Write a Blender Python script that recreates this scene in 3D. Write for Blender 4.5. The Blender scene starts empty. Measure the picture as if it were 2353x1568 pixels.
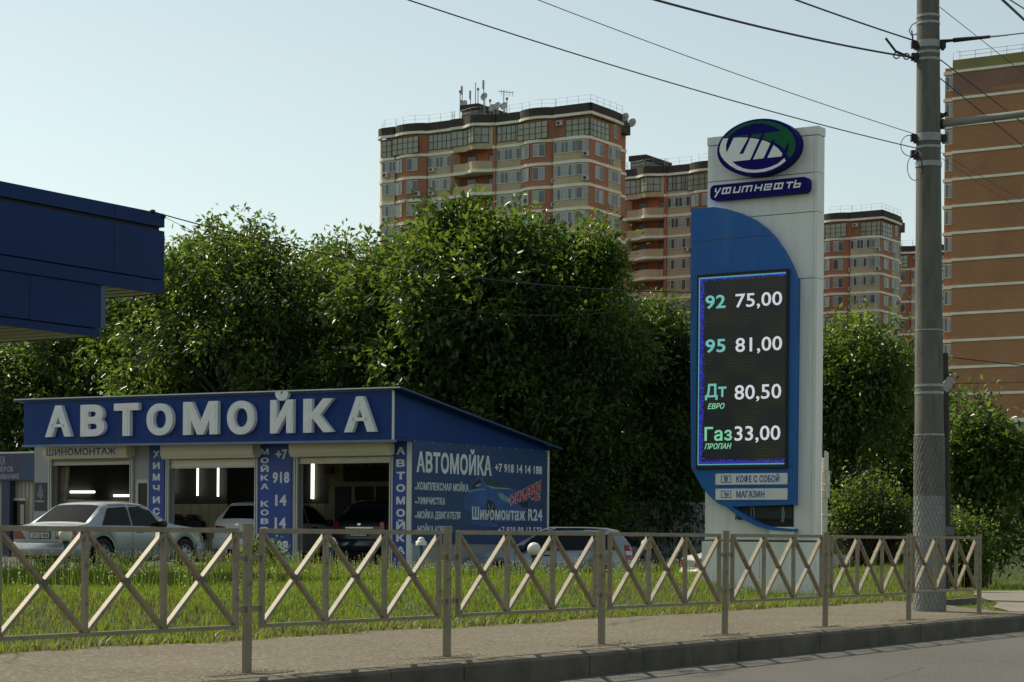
import bpy, bmesh, math, random
import numpy as np
from mathutils import Vector, Matrix
R_ = math.radians
random.seed(7); RNG = np.random.default_rng(11)
SC = bpy.context.scene
COL = SC.collection

# ------------------------------------------------------------------ camera
FPX, XC, YC, YH, ROLL = 4700.0, 1176.5, 784.0, 1233.0, 0.008     # measured on the photo at 2353 px width
CAMZ = 1.18
cam = bpy.data.cameras.new('camera'); co = bpy.data.objects.new('camera', cam); COL.objects.link(co)
cam.sensor_width = 36.0; cam.lens = FPX / 2353.0 * 36.0
cam.shift_x = (YH - YC) * math.sin(ROLL) / 2353.0
cam.shift_y = (YH - YC) * math.cos(ROLL) / 2353.0
co.location = (0, 0, CAMZ); co.rotation_mode = 'QUATERNION'
co.rotation_quaternion = (Matrix.Rotation(R_(90), 4, 'X') @ Matrix.Rotation(ROLL, 4, 'Z')).to_quaternion()
cam.clip_end = 6000; cam.clip_start = 0.1
cam.dof.use_dof = True; cam.dof.focus_distance = 34.0; cam.dof.aperture_fstop = 9.0
SC.camera = co

# ------------------------------------------------------------------ light
SUN_AZ, SUN_EL = R_(-50), R_(47)          # azimuth from +Y, negative = to the left
world = bpy.data.worlds.new('World'); SC.world = world; world.use_nodes = True
nt = world.node_tree; nt.nodes.clear()
sky = nt.nodes.new('ShaderNodeTexSky'); sky.sky_type = 'NISHITA'; sky.sun_disc = False
sky.sun_elevation = SUN_EL; sky.sun_rotation = SUN_AZ
sky.air_density = 1.0; sky.dust_density = 0.8; sky.ozone_density = 0.8; sky.altitude = 50
bg = nt.nodes.new('ShaderNodeBackground'); bg.inputs['Strength'].default_value = 0.142
wo = nt.nodes.new('ShaderNodeOutputWorld')
hs = nt.nodes.new('ShaderNodeHueSaturation'); hs.inputs['Saturation'].default_value = 0.62
tint = nt.nodes.new('ShaderNodeMix'); tint.data_type = 'RGBA'; tint.blend_type = 'MULTIPLY'; tint.inputs[0].default_value = 1.0
tint.inputs[7].default_value = (0.985, 1.01, 0.885, 1)      # the photo's slightly warm white balance
nt.links.new(sky.outputs[0], hs.inputs['Color']); nt.links.new(hs.outputs[0], tint.inputs[6]); nt.links.new(tint.outputs[2], bg.inputs[0]); nt.links.new(bg.outputs[0], wo.inputs[0])
sun = bpy.data.lights.new('sun', 'SUN'); so = bpy.data.objects.new('sun', sun); COL.objects.link(so)
sun.energy = 5.0; sun.angle = R_(0.55); sun.color = (1.0, 0.885, 0.68)
sd = Vector((math.sin(SUN_AZ) * math.cos(SUN_EL), math.cos(SUN_AZ) * math.cos(SUN_EL), math.sin(SUN_EL)))
so.rotation_euler = sd.to_track_quat('Z', 'Y').to_euler(); so.location = sd * 100
vs = SC.view_settings; vs.view_transform = 'Standard'; vs.look = 'None'; vs.exposure = -0.08; vs.gamma = 1.0
SC.cycles.max_bounces = 6; SC.cycles.transparent_max_bounces = 6; SC.cycles.caustics_reflective = False; SC.cycles.caustics_refractive = False
SC.cycles.use_denoising = True

# ------------------------------------------------------------------ geometry of the place
ANG = 0.567
DX, DY = math.sin(ANG), math.cos(ANG)      # along the road
RZ = -ANG                                   # rotation that turns local y to the road direction
def ray(px, py):
    qx, qy = px - XC, py - YC
    c, s = math.cos(ROLL), math.sin(ROLL)
    ux, uy = c * qx + s * qy, -s * qx + c * qy
    return Vector((ux / FPX, 1.0, -(uy - (YH - YC)) / FPX))
CO = Vector((0, 0, CAMZ))
def at(px, py, Y): return CO + ray(px, py) * Y
def ground_hit(px, py, z):
    r = ray(px, py); return CO + r * ((z - CAMZ) / r.z)
def ppm(Y): return FPX / Y
class Frame:
    """a thing's own frame: origin and turn about z; turns photo measurements into sizes on its own planes"""
    def __init__(s, o, rz=RZ):
        s.o = Vector(o); s.rz = rz
        s.M = Matrix.Translation(s.o) @ Matrix.Rotation(rz, 4, 'Z'); s.I = s.M.inverted()
        s.c = s.I @ CO
    def ypl(s, px, py, yl):
        r = s.I.to_3x3() @ ray(px, py); q = s.c + r * ((yl - s.c.y) / r.y); return q.x, q.z
    def xpl(s, px, py, xl):
        r = s.I.to_3x3() @ ray(px, py); q = s.c + r * ((xl - s.c.x) / r.x); return q.y, q.z

# ------------------------------------------------------------------ materials
MATS = {}
def mat(name, col, rough=0.6, metal=0.0, spec=0.5, var=0.0, vscale=3.0, bump=0.0, bscale=30.0, stretch=None, dirt=None, dscale=1.2, dlo=0.45, dhi=0.7, emit=None, estr=1.0, coat=0.0, island=0.0, transl=None, coord='Object', vdet=4.0):
    if name in MATS: return MATS[name]
    m = bpy.data.materials.new(name); m.use_nodes = True; MATS[name] = m
    n = m.node_tree; L = n.links; b = n.nodes['Principled BSDF']; out = n.nodes['Material Output']
    c4 = (*col, 1)
    b.inputs['Base Color'].default_value = c4; b.inputs['Roughness'].default_value = rough
    b.inputs['Metallic'].default_value = metal; b.inputs['Specular IOR Level'].default_value = spec
    if coat: b.inputs['Coat Weight'].default_value = coat; b.inputs['Coat Roughness'].default_value = 0.05
    vec = None
    if var or bump or dirt:
        tc = n.nodes.new('ShaderNodeTexCoord'); vec = tc.outputs[coord]
        if stretch:
            mp = n.nodes.new('ShaderNodeMapping'); mp.inputs['Scale'].default_value = stretch
            L.new(vec, mp.inputs[0]); vec = mp.outputs[0]
    cur = None
    if var:
        t = n.nodes.new('ShaderNodeTexNoise'); t.inputs['Scale'].default_value = vscale; t.inputs['Detail'].default_value = vdet
        L.new(vec, t.inputs['Vector'])
        h = n.nodes.new('ShaderNodeMapRange'); h.inputs[1].default_value = 0.25; h.inputs[2].default_value = 0.75
        h.inputs[3].default_value = 1 - var; h.inputs[4].default_value = 1 + var; L.new(t.outputs[0], h.inputs[0])
        x = n.nodes.new('ShaderNodeMix'); x.data_type = 'RGBA'; x.blend_type = 'MULTIPLY'; x.inputs[0].default_value = 1
        x.inputs[6].default_value = c4; L.new(h.outputs[0], x.inputs[7]); cur = x.outputs[2]
    if island:
        g = n.nodes.new('ShaderNodeNewGeometry')
        h = n.nodes.new('ShaderNodeMapRange'); h.inputs[3].default_value = 1 - island; h.inputs[4].default_value = 1 + island
        L.new(g.outputs['Random Per Island'], h.inputs[0])
        x = n.nodes.new('ShaderNodeMix'); x.data_type = 'RGBA'; x.blend_type = 'MULTIPLY'; x.inputs[0].default_value = 1
        if cur: L.new(cur, x.inputs[6])
        else: x.inputs[6].default_value = c4
        L.new(h.outputs[0], x.inputs[7]); cur = x.outputs[2]
    if dirt:
        t = n.nodes.new('ShaderNodeTexNoise'); t.inputs['Scale'].default_value = dscale; t.inputs['Detail'].default_value = 6
        t.inputs['Roughness'].default_value = 0.65; L.new(vec, t.inputs['Vector'])
        h = n.nodes.new('ShaderNodeMapRange'); h.inputs[1].default_value = dlo; h.inputs[2].default_value = dhi; L.new(t.outputs[0], h.inputs[0])
        x = n.nodes.new('ShaderNodeMix'); x.data_type = 'RGBA'; L.new(h.outputs[0], x.inputs[0])
        if cur: L.new(cur, x.inputs[6])
        else: x.inputs[6].default_value = c4
        x.inputs[7].default_value = (*dirt, 1); cur = x.outputs[2]
    if cur: L.new(cur, b.inputs['Base Color'])
    if bump:
        t = n.nodes.new('ShaderNodeTexNoise'); t.inputs['Scale'].default_value = bscale; t.inputs['Detail'].default_value = 5; L.new(vec, t.inputs['Vector'])
        bp = n.nodes.new('ShaderNodeBump'); bp.inputs['Strength'].default_value = bump; bp.inputs['Distance'].default_value = 0.02
        L.new(t.outputs[0], bp.inputs['Height']); L.new(bp.outputs[0], b.inputs['Normal'])
    if emit: b.inputs['Emission Color'].default_value = (*emit, 1); b.inputs['Emission Strength'].default_value = estr
    if transl:
        tr = n.nodes.new('ShaderNodeBsdfTranslucent'); tr.inputs[0].default_value = (*transl[0], 1)
        ms = n.nodes.new('ShaderNodeMixShader'); ms.inputs[0].default_value = transl[1]
        L.new(b.outputs[0], ms.inputs[1]); L.new(tr.outputs[0], ms.inputs[2]); L.new(ms.outputs[0], out.inputs[0])
    return m
def nodes_of(m): return m.node_tree, m.node_tree.nodes['Principled BSDF']

M_blue = mat('fascia_blue', (0.007, 0.042, 0.20), 0.5, spec=0.2, var=0.14, vscale=0.6, dirt=(0.022, 0.06, 0.19), dscale=2.2, dlo=0.5, dhi=0.85, stretch=(1.5, 1.5, .22))
M_bluetrim = mat('trim_blue_grey', (0.16, 0.2, 0.3), 0.5, var=0.15)
M_whitetrim = mat('white_trim', (0.7, 0.69, 0.64), 0.5, var=0.1, vscale=2)
M_cream = mat('cream_shutter', (0.80, 0.74, 0.58), 0.5, var=0.08, vscale=1.5, dirt=(0.6, 0.53, 0.4), dscale=1.5, dlo=0.5, dhi=0.8)
M_letter = mat('letter_white', (0.88, 0.88, 0.86), 0.45, var=0.05, vscale=1.3, dirt=(0.74, 0.74, 0.7), dscale=2.5, dlo=0.5, dhi=0.85)
M_signtext = mat('sign_text_white', (0.74, 0.76, 0.78), 0.5, var=0.06)
M_wallgrey = mat('wall_grey', (0.36, 0.37, 0.37), 0.7, var=0.1, vscale=1.2, bump=0.15)
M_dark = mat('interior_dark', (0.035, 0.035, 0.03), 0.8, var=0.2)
M_intwall = mat('interior_wall', (0.42, 0.37, 0.26), 0.7, var=0.12, vscale=1.0)
M_asphalt = mat('asphalt', (0.088, 0.086, 0.080), 0.85, var=0.22, vscale=0.7, bump=0.6, bscale=160, dirt=(0.15, 0.145, 0.13), dscale=45, dlo=0.55, dhi=0.72)
M_glass = mat('dark_glass', (0.008, 0.011, 0.012), 0.06, spec=0.22)
M_black = mat('black_rubber', (0.015, 0.015, 0.015), 0.7)
M_wire = mat('black_cable', (0.012, 0.012, 0.013), 0.6)
M_steel = mat('galvanised_band', (0.30, 0.31, 0.31), 0.5, metal=0.5, var=0.2, vscale=8)
M_chrome = mat('chrome', (0.7, 0.7, 0.7), 0.15, metal=1.0)
M_bark = mat('bark', (0.06, 0.045, 0.03), 0.9, var=0.35, vscale=6, bump=0.5, bscale=20)

# ------------------------------------------------------------------ mesh helpers
class MB:
    def __init__(s): s.v = []; s.f = []; s.mi = []; s.mats = []; s.sm = []
    def m(s, mt):
        if mt not in s.mats: s.mats.append(mt)
        return s.mats.index(mt)
    def add(s, vs, fs, mt, smooth=False):
        b = len(s.v); i = s.m(mt); s.v.extend(tuple(q) for q in vs)
        for f in fs: s.f.append(tuple(b + k for k in f)); s.mi.append(i); s.sm.append(smooth)
        return s
    def box(s, x0, x1, y0, y1, z0, z1, mt, M=None, bev=0.0):
        vs = [(x, y, z) for x in (x0, x1) for y in (y0, y1) for z in (z0, z1)]
        fs = [(0, 1, 3, 2), (4, 6, 7, 5), (0, 4, 5, 1), (2, 3, 7, 6), (0, 2, 6, 4), (1, 5, 7, 3)]
        if M: vs = [M @ Vector(q) for q in vs]
        return s.add(vs, fs, mt)
    def prism(s, poly, fn0, fn1, mt, side=None, smooth=False):
        """poly 2D (ccw seen from the fn1 side); fn0, fn1 map a 2D point to the back and front face"""
        n = len(poly); a = [fn0(p) for p in poly]; b = [fn1(p) for p in poly]
        s.add(b, [tuple(range(n))], mt); s.add(a, [tuple(range(n - 1, -1, -1))], mt)
        s.add(a + b, [(i, (i + 1) % n, n + (i + 1) % n, n + i) for i in range(n)], side or mt, smooth); return s
    def tube(s, pts, r, mt, n=8, caps=True, smooth=True):
        pts = [Vector(p) for p in pts]; rs = r if isinstance(r, (list, tuple)) else [r] * len(pts)
        vs = []
        up0 = None
        for i, p in enumerate(pts):
            d = (pts[min(i + 1, len(pts) - 1)] - pts[max(i - 1, 0)]).normalized()
            u = Vector((0, 0, 1)) if abs(d.z) < 0.95 else Vector((0, 1, 0))
            a = d.cross(u).normalized(); b = a.cross(d)
            for k in range(n):
                t = 2 * math.pi * k / n + math.pi / n; vs.append(p + (a * math.cos(t) + b * math.sin(t)) * rs[i])
        fs = [(i * n + k, i * n + (k + 1) % n, (i + 1) * n + (k + 1) % n, (i + 1) * n + k) for i in range(len(pts) - 1) for k in range(n)]
        s.add(vs, fs, mt, smooth)
        if caps:
            b = len(pts) - 1
            s.add([vs[k] for k in range(n)], [tuple(range(n))], mt); s.add([vs[b * n + k] for k in range(n)], [tuple(range(n - 1, -1, -1))], mt)
        return s
    def bar(s, p, q, w, h, mt, ref=(0, 0, 1)):
        """rectangular bar from p to q; h along ref, w across"""
        p, q = Vector(p), Vector(q); d = (q - p).normalized(); a = d.cross(Vector(ref)).normalized(); b = a.cross(d)
        vs = [e + a * (w / 2 * i) + b * (h / 2 * j) for e in (p, q) for i, j in ((-1, -1), (1, -1), (1, 1), (-1, 1))]
        return s.add(vs, [(0, 1, 2, 3), (7, 6, 5, 4), (0, 4, 5, 1), (1, 5, 6, 2), (2, 6, 7, 3), (3, 7, 4, 0)], mt)
    def lathe(s, prof, mt, n=16, M=None, smooth=True):
        vs = []
        for r, z in prof:
            for k in range(n):
                t = 2 * math.pi * k / n; vs.append(Vector((r * math.cos(t), r * math.sin(t), z)))
        if M: vs = [M @ q for q in vs]
        fs = [(i * n + k, i * n + (k + 1) % n, (i + 1) * n + (k + 1) % n, (i + 1) * n + k) for i in range(len(prof) - 1) for k in range(n)]
        return s.add(vs, fs, mt, smooth)
    def build(s, name, parent=None, bevel=0.0):
        me = bpy.data.meshes.new(name); me.from_pydata([tuple(q) for q in s.v], [], s.f)
        for q in s.mats: me.materials.append(q)
        me.polygons.foreach_set('material_index', s.mi); me.polygons.foreach_set('use_smooth', s.sm); me.update()
        o = bpy.data.objects.new(name, me); COL.objects.link(o)
        if parent: o.parent = parent
        if bevel:
            bv = o.modifiers.new('bevel', 'BEVEL'); bv.width = bevel; bv.segments = 2; bv.limit_method = 'ANGLE'; bv.angle_limit = R_(40)
        return o
def tag(o, label=None, cat=None, group=None, kind=None):
    if label: o['label'] = label
    if cat: o['category'] = cat
    if group: o['group'] = group
    if kind: o['kind'] = kind
    return o
def thing(name, label, cat, loc=(0, 0, 0), rz=0.0, group=None):
    o = bpy.data.objects.new(name, None); COL.objects.link(o); o.location = loc; o.rotation_euler = (0, 0, rz); o.empty_display_size = 0.2
    return tag(o, label, cat, group)
def kids(o): return [c for c in bpy.data.objects if c.parent == o]
def copy_tree(o, parent=None, ch=None):
    if ch is None:
        ch = {}
        for c in bpy.data.objects:
            if c.parent: ch.setdefault(c.parent.name, []).append(c)
    c = o.copy(); COL.objects.link(c)
    if parent: c.parent = parent
    for k in ch.get(o.name, []): copy_tree(k, c, ch)
    return c
def big_mesh(name, verts, faces_list, mts, midx=None, smooth=False, parent=None):
    """verts (N,3) numpy; faces_list: list of (M,k) arrays"""
    me = bpy.data.meshes.new(name); me.vertices.add(len(verts)); me.vertices.foreach_set('co', np.ascontiguousarray(verts, dtype=np.float32).ravel())
    tot = sum(f.size for f in faces_list); nf = sum(len(f) for f in faces_list)
    me.loops.add(tot); me.loops.foreach_set('vertex_index', np.concatenate([f.ravel() for f in faces_list]).astype(np.int32))
    me.polygons.add(nf); cnt = np.concatenate([np.full(len(f), f.shape[1]) for f in faces_list])
    me.polygons.foreach_set('loop_start', np.concatenate([[0], np.cumsum(cnt)[:-1]]).astype(np.int32))
    if midx is not None: me.polygons.foreach_set('material_index', midx.astype(np.int32))
    if smooth: me.polygons.foreach_set('use_smooth', np.ones(nf, dtype=bool))
    for q in mts: me.materials.append(q)
    me.update(calc_edges=True)
    o = bpy.data.objects.new(name, me); COL.objects.link(o)
    if parent: o.parent = parent
    return o

# ------------------------------------------------------------------ lettering
_CAP = {}
def _glyph_mesh(body, weight, shear, spacing, ext):
    c = bpy.data.curves.new('lettering', 'FONT'); c.body = body; c.size = 1; c.offset = weight; c.shear = shear; c.space_character = spacing
    c.extrude = 0; c.resolution_u = 3; c.fill_mode = 'FRONT'
    o = bpy.data.objects.new('lettering', c); COL.objects.link(o); bpy.context.view_layer.update()
    me = bpy.data.meshes.new_from_object(o.evaluated_get(bpy.context.evaluated_depsgraph_get()))
    bpy.data.objects.remove(o); bpy.data.curves.remove(c)
    return me
def _cap(weight):
    if weight not in _CAP:
        me = _glyph_mesh('Н', weight, 0, 1, 0); zs = [v.co.y for v in me.vertices]; _CAP[weight] = (min(zs), max(zs)); bpy.data.meshes.remove(me)
    return _CAP[weight]
def text_into(mb, body, x0, x1, z0, z1, fn, mt, ext=0.004, weight=0.02, shear=0.0, spacing=1.0, squeeze=True, lift=0.0, skew=0.0):
    """lettering between x0 and x1 with baseline z0 and cap line z1, thickened by weight (share of the letter size); fn(x, z, out) maps to the carrier"""
    me = _glyph_mesh(body, 0.0, shear, spacing + 2 * weight, 0)
    lo, hi = _cap(0.0)
    P0_ = [(v.co.x, v.co.y) for v in me.vertices]; fs = [tuple(p.vertices) for p in me.polygons]; bpy.data.meshes.remove(me)
    ec = set()
    for f in fs:
        for i in range(len(f)): ec.add((f[i], f[(i + 1) % len(f)]))
    bd = [e for e in ec if (e[1], e[0]) not in ec]
    nx_ = {a_: b_ for a_, b_ in bd}; pv_ = {b_: a_ for a_, b_ in bd}
    off = {}
    for a_, b_ in bd:
        p = Vector(P0_[a_]); d2 = Vector(P0_[b_]) - p; q = pv_.get(a_); d1 = (p - Vector(P0_[q])) if q is not None else d2
        if d1.length < 1e-7: d1 = d2
        if d2.length < 1e-7: d2 = d1
        d1 = d1.normalized() if d1.length else Vector((1, 0)); d2 = d2.normalized() if d2.length else Vector((1, 0)); n1 = Vector((d1.y, -d1.x)); n2 = Vector((d2.y, -d2.x))
        k = max(0.35, 1 + n1.dot(n2)); mi_ = (n1 + n2) / k
        if mi_.length > 1.9: mi_ = mi_ * (1.9 / mi_.length)
        off[a_] = (p.x + mi_.x * weight, p.y + mi_.y * weight)
    xs = [q[0] for q in off.values()] or [q[0] for q in P0_]; a, b = min(xs), max(xs); lo -= weight; hi += weight
    kz = (z1 - z0) / (hi - lo); kx = (x1 - x0) / (b - a) if squeeze else kz
    ox = x0 if squeeze else (x0 + x1) / 2 - kx * (b - a) / 2
    def T(q):
        x = ox + (q[0] - a) * kx; return (x, z0 + (q[1] - lo) * kz + skew * (x - x0))
    mb.add([fn(*T(q), lift + ext) for q in P0_], fs, mt)
    vs = []; ff = []
    for a_, b_ in bd:
        if b_ not in off: continue
        k = len(vs); A1, B1_, A2, B2_ = T(P0_[a_]), T(P0_[b_]), T(off[a_]), T(off[b_])
        e_ = ext * (0.985 - 0.0025 * (len(ff) % 11))
        vs += [fn(*A1, lift + e_), fn(*A2, lift + e_), fn(*B2_, lift + e_), fn(*B1_, lift + e_), fn(*A2, lift), fn(*B2_, lift)]
        ff += [(k, k + 1, k + 2, k + 3), (k + 1, k + 4, k + 5, k + 2)]
    mb.add(vs, ff, mt); return mb
def front(yl): return lambda x, z, o: (x, yl - o, z)          # faces -y of its frame
def sidepl(xl): return lambda y, z, o: (xl + o, y, z)          # faces +x of its frame
# ------------------------------------------------------------------ ground
P0 = ground_hit(567, 1548, 0.15)                       # foot of the fence post nearest the middle of the left third
FF = Frame((P0.x, P0.y, 0.0))                           # x towards the road, y along it
def sstep(t): t = np.clip(t, 0, 1); return t * t * (3 - 2 * t)
def to_ff(X, Y):
    dx, dy = X - P0.x, Y - P0.y
    return dx * DY - dy * DX, dx * DX + dy * DY
def height(X, Y):
    X = np.asarray(X, float); Y = np.asarray(Y, float)
    xf, yf = to_ff(X, Y); p = -xf
    h = 0.13 + 0.30 * sstep((p - 3.2) / 2.6)
    h = h + 0.05 * np.sin(X * 0.7 + 1) * np.sin(Y * 0.5) * sstep((p - 4) / 3) * (1 - sstep((p - 12) / 5))
    lane = sstep((X + 2.0) / 3.0) * sstep((p - 14.5) / 2.5) * (1 - sstep((X - 5.5) / 3))
    h = h * (1 - lane) + (-0.12) * lane
    h = h - 0.18 * sstep((p - 8) / 6) * sstep((X + 5) / 3)
    hill = sstep((X - 7.0) / 4.0) * sstep((Y - 43.0) / 14.0)
    h = h + 1.0 * hill * (1 - lane)
    pth = sstep((yf - 15.5) / 1.5) * (1 - sstep((p - 5.6) / 3.0))
    h = h * (1 - pth) + 0.13 * pth
    h = np.where(p < 3.2, 0.13, h)
    h = np.where(p < -0.4, -0.10, h)
    far = sstep((np.hypot(X, Y) - 120) / 100)
    return h * (1 - far) + 0.0 * far - 0.03 * far
def axis(fine0, fine1, step, far):
    a = list(np.arange(fine0, fine1 + 1e-6, step)); s = step; x = fine1
    while x < far: s *= 1.35; x += s; a.append(x)
    s = step; x = fine0
    while x > -far: s *= 1.35; x -= s; a.insert(0, x)
    return np.array(a)
gx = axis(-48, -3.6, 0.8, 2500); gx = np.sort(np.concatenate([gx[gx < -3.3], [-3.21, -3.2, -3.19, -0.41, -0.39, 0.5, 3, 8, 20, 60, 150, 400, 1000, 2500]]))
gy = axis(-15, 60, 0.8, 2500)
GX, GY = np.meshgrid(gx, gy, indexing='ij')
WX = P0.x + GX * DY + GY * DX; WY = P0.y - GX * DX + GY * DY
WZ = height(WX, WY)
V = np.stack([WX, WY, WZ], -1).reshape(-1, 3); nx, ny = len(gx), len(gy)
idx = np.arange(nx * ny).reshape(nx, ny)
F = np.stack([idx[:-1, :-1], idx[1:, :-1], idx[1:, 1:], idx[:-1, 1:]], -1).reshape(-1, 4)
M_soil = mat('lawn_soil', (0.045, 0.07, 0.018), 0.95, var=0.4, vscale=0.8, dirt=(0.085, 0.07, 0.04), dscale=2.5, dlo=0.52, dhi=0.75, bump=0.6, bscale=25)
tag(big_mesh('ground', V, [F], [M_soil], smooth=True), kind='structure')

def strip(name, x0, x1, y0, y1, z, mt, nx_=2, ny_=2, top=None):
    xs = np.linspace(x0, x1, nx_); ys = np.linspace(y0, y1, ny_); A, B = np.meshgrid(xs, ys, indexing='ij')
    V = np.stack([P0.x + A * DY + B * DX, P0.y - A * DX + B * DY, np.full(A.shape, z)], -1).reshape(-1, 3)
    i = np.arange(nx_ * ny_).reshape(nx_, ny_)
    return big_mesh(name, V, [np.stack([i[:-1, :-1], i[1:, :-1], i[1:, 1:], i[:-1, 1:]], -1).reshape(-1, 4)], [mt])
M_road = mat('road_asphalt', (0.095, 0.092, 0.082), 0.8, var=0.18, vscale=0.35, bump=0.8, bscale=90, dirt=(0.185, 0.18, 0.155), dscale=36, dlo=0.5, dhi=0.66)
# cracks belong to the paved surfaces
def add_cracks(mt, scale, width):
  n, b = nodes_of(mt); L = n.links
  tc = n.nodes.new('ShaderNodeTexCoord'); mp = n.nodes.new('ShaderNodeMapping'); mp.inputs['Rotation'].default_value = (0, 0, ANG); mp.inputs['Location'].default_value = (0, 0, 0)
  L.new(tc.outputs['Object'], mp.inputs[0])
  nz = n.nodes.new('ShaderNodeTexNoise'); nz.inputs['Scale'].default_value = 1.6; nz.inputs['Detail'].default_value = 6
  L.new(mp.outputs[0], nz.inputs[0])
  mxv = n.nodes.new('ShaderNodeMix'); mxv.data_type = 'RGBA'; mxv.inputs[0].default_value = 0.12; L.new(mp.outputs[0], mxv.inputs[6]); L.new(nz.outputs['Color'], mxv.inputs[7])
  vo = n.nodes.new('ShaderNodeTexVoronoi'); vo.feature = 'DISTANCE_TO_EDGE'; vo.inputs['Scale'].default_value = scale; L.new(mxv.outputs[2], vo.inputs['Vector'])
  cr = n.nodes.new('ShaderNodeMapRange'); cr.inputs[1].default_value = 0.0; cr.inputs[2].default_value = width; cr.inputs[3].default_value = 0.45; cr.inputs[4].default_value = 1.0
  L.new(vo.outputs['Distance'], cr.inputs[0])
  mu = n.nodes.new('ShaderNodeMix'); mu.data_type = 'RGBA'; mu.blend_type = 'MULTIPLY'; mu.inputs[0].default_value = 1
  src = b.inputs['Base Color'].links[0].from_socket; L.new(src, mu.inputs[6]); L.new(cr.outputs[0], mu.inputs[7]); L.new(mu.outputs[2], b.inputs['Base Color'])
add_cracks(M_road, 0.42, 0.006)
tag(strip('road', 0.585, 26, -60, 400, -0.055, M_road), kind='structure')

M_walk = mat('sidewalk_asphalt', (0.13, 0.113, 0.08), 0.9, var=0.22, vscale=0.6, bump=0.8, bscale=110, dirt=(0.33, 0.29, 0.2), dscale=30, dlo=0.5, dhi=0.64)
add_cracks(M_walk, 0.33, 0.004)
# footway with an uneven inner edge, and the path that turns off it beyond the last panel
ys = np.concatenate([np.arange(-25, 60, 0.25), np.arange(60, 300, 6)])
ed = -3.25 - 0.10 * np.sin(ys * 1.3) - 0.07 * np.sin(ys * 3.1 + 1) - 0.05 * np.sin(ys * 7.7)
def ffw(x, y, z): return (P0.x + x * DY + y * DX, P0.y - x * DX + y * DY, z)
xo = np.where(ys < 17.1, 0.44, -0.1 - (ys - 17.1) * 0.80 + .08 * np.sin(ys * 5)); kk_ = xo > ed + .02; ys, ed, xo = ys[kk_], ed[kk_], xo[kk_]
vs_ = [ffw(e, y, 0.15) for e, y in zip(ed, ys)] + [ffw(x, y, 0.15) for x, y in zip(xo, ys)]
k = len(ys); wb = MB(); wb.add(vs_, [(i, i + k, i + 1 + k, i + 1) for i in range(k - 1)], M_walk)
tag(wb.build('sidewalk'), kind='structure')
PP = [(.44, 17.1), (-.05, 17.2), (-.9, 18.9), (-1.5, 20.9), (-2.4, 22.8), (-3.6, 25.6), (-4.5, 28.1), (-3.9, 29.4), (-2.4, 31.2), (.44, 35)]
pv = [Vector(ffw(x, y, .154)) for x, y in PP]
pb_ = MB(); M_path = mat('path_asphalt', (0.21, 0.19, 0.155), 0.9, var=0.16, vscale=0.6, bump=0.6, bscale=90, dirt=(0.34, 0.31, 0.24), dscale=38, dlo=0.5, dhi=0.68)
pb_.add(pv, [tuple(range(len(pv)))[::-1]], M_path)
tag(pb_.build('path'), kind='structure')
PATH_POLY = np.array([(q.x, q.y) for q in pv])

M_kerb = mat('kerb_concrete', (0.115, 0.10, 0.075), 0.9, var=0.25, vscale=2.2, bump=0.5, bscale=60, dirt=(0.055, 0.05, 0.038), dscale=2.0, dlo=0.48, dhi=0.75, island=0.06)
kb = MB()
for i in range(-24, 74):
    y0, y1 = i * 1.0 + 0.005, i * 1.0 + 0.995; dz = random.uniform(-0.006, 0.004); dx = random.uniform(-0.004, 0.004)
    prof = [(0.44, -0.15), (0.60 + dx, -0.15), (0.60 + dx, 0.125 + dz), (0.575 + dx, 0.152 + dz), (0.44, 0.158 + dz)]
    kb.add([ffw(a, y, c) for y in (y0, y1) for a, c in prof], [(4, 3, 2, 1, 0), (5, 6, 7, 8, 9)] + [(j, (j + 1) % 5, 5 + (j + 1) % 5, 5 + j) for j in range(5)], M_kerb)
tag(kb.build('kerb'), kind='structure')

# asphalt yard round the car wash and the lane past its side wall
gxs = np.arange(-45, -16.9, 0.5); gys = np.arange(12, 70, 0.5)
A, B = np.meshgrid(gxs, gys, indexing='ij'); WXf = P0.x + A * DY + B * DX; WYf = P0.y - A * DX + B * DY
keep = (A < -20.4) | (B > 36.0)
Zf = height(WXf, WYf) + 0.012
i = np.arange(A.size).reshape(A.shape); F4 = np.stack([i[:-1, :-1], i[1:, :-1], i[1:, 1:], i[:-1, 1:]], -1).reshape(-1, 4)
kk = keep.ravel()[F4].all(1)
tag(big_mesh('forecourt', np.stack([WXf, WYf, Zf], -1).reshape(-1, 3), [F4[kk]], [M_asphalt], smooth=True), kind='structure')

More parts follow.
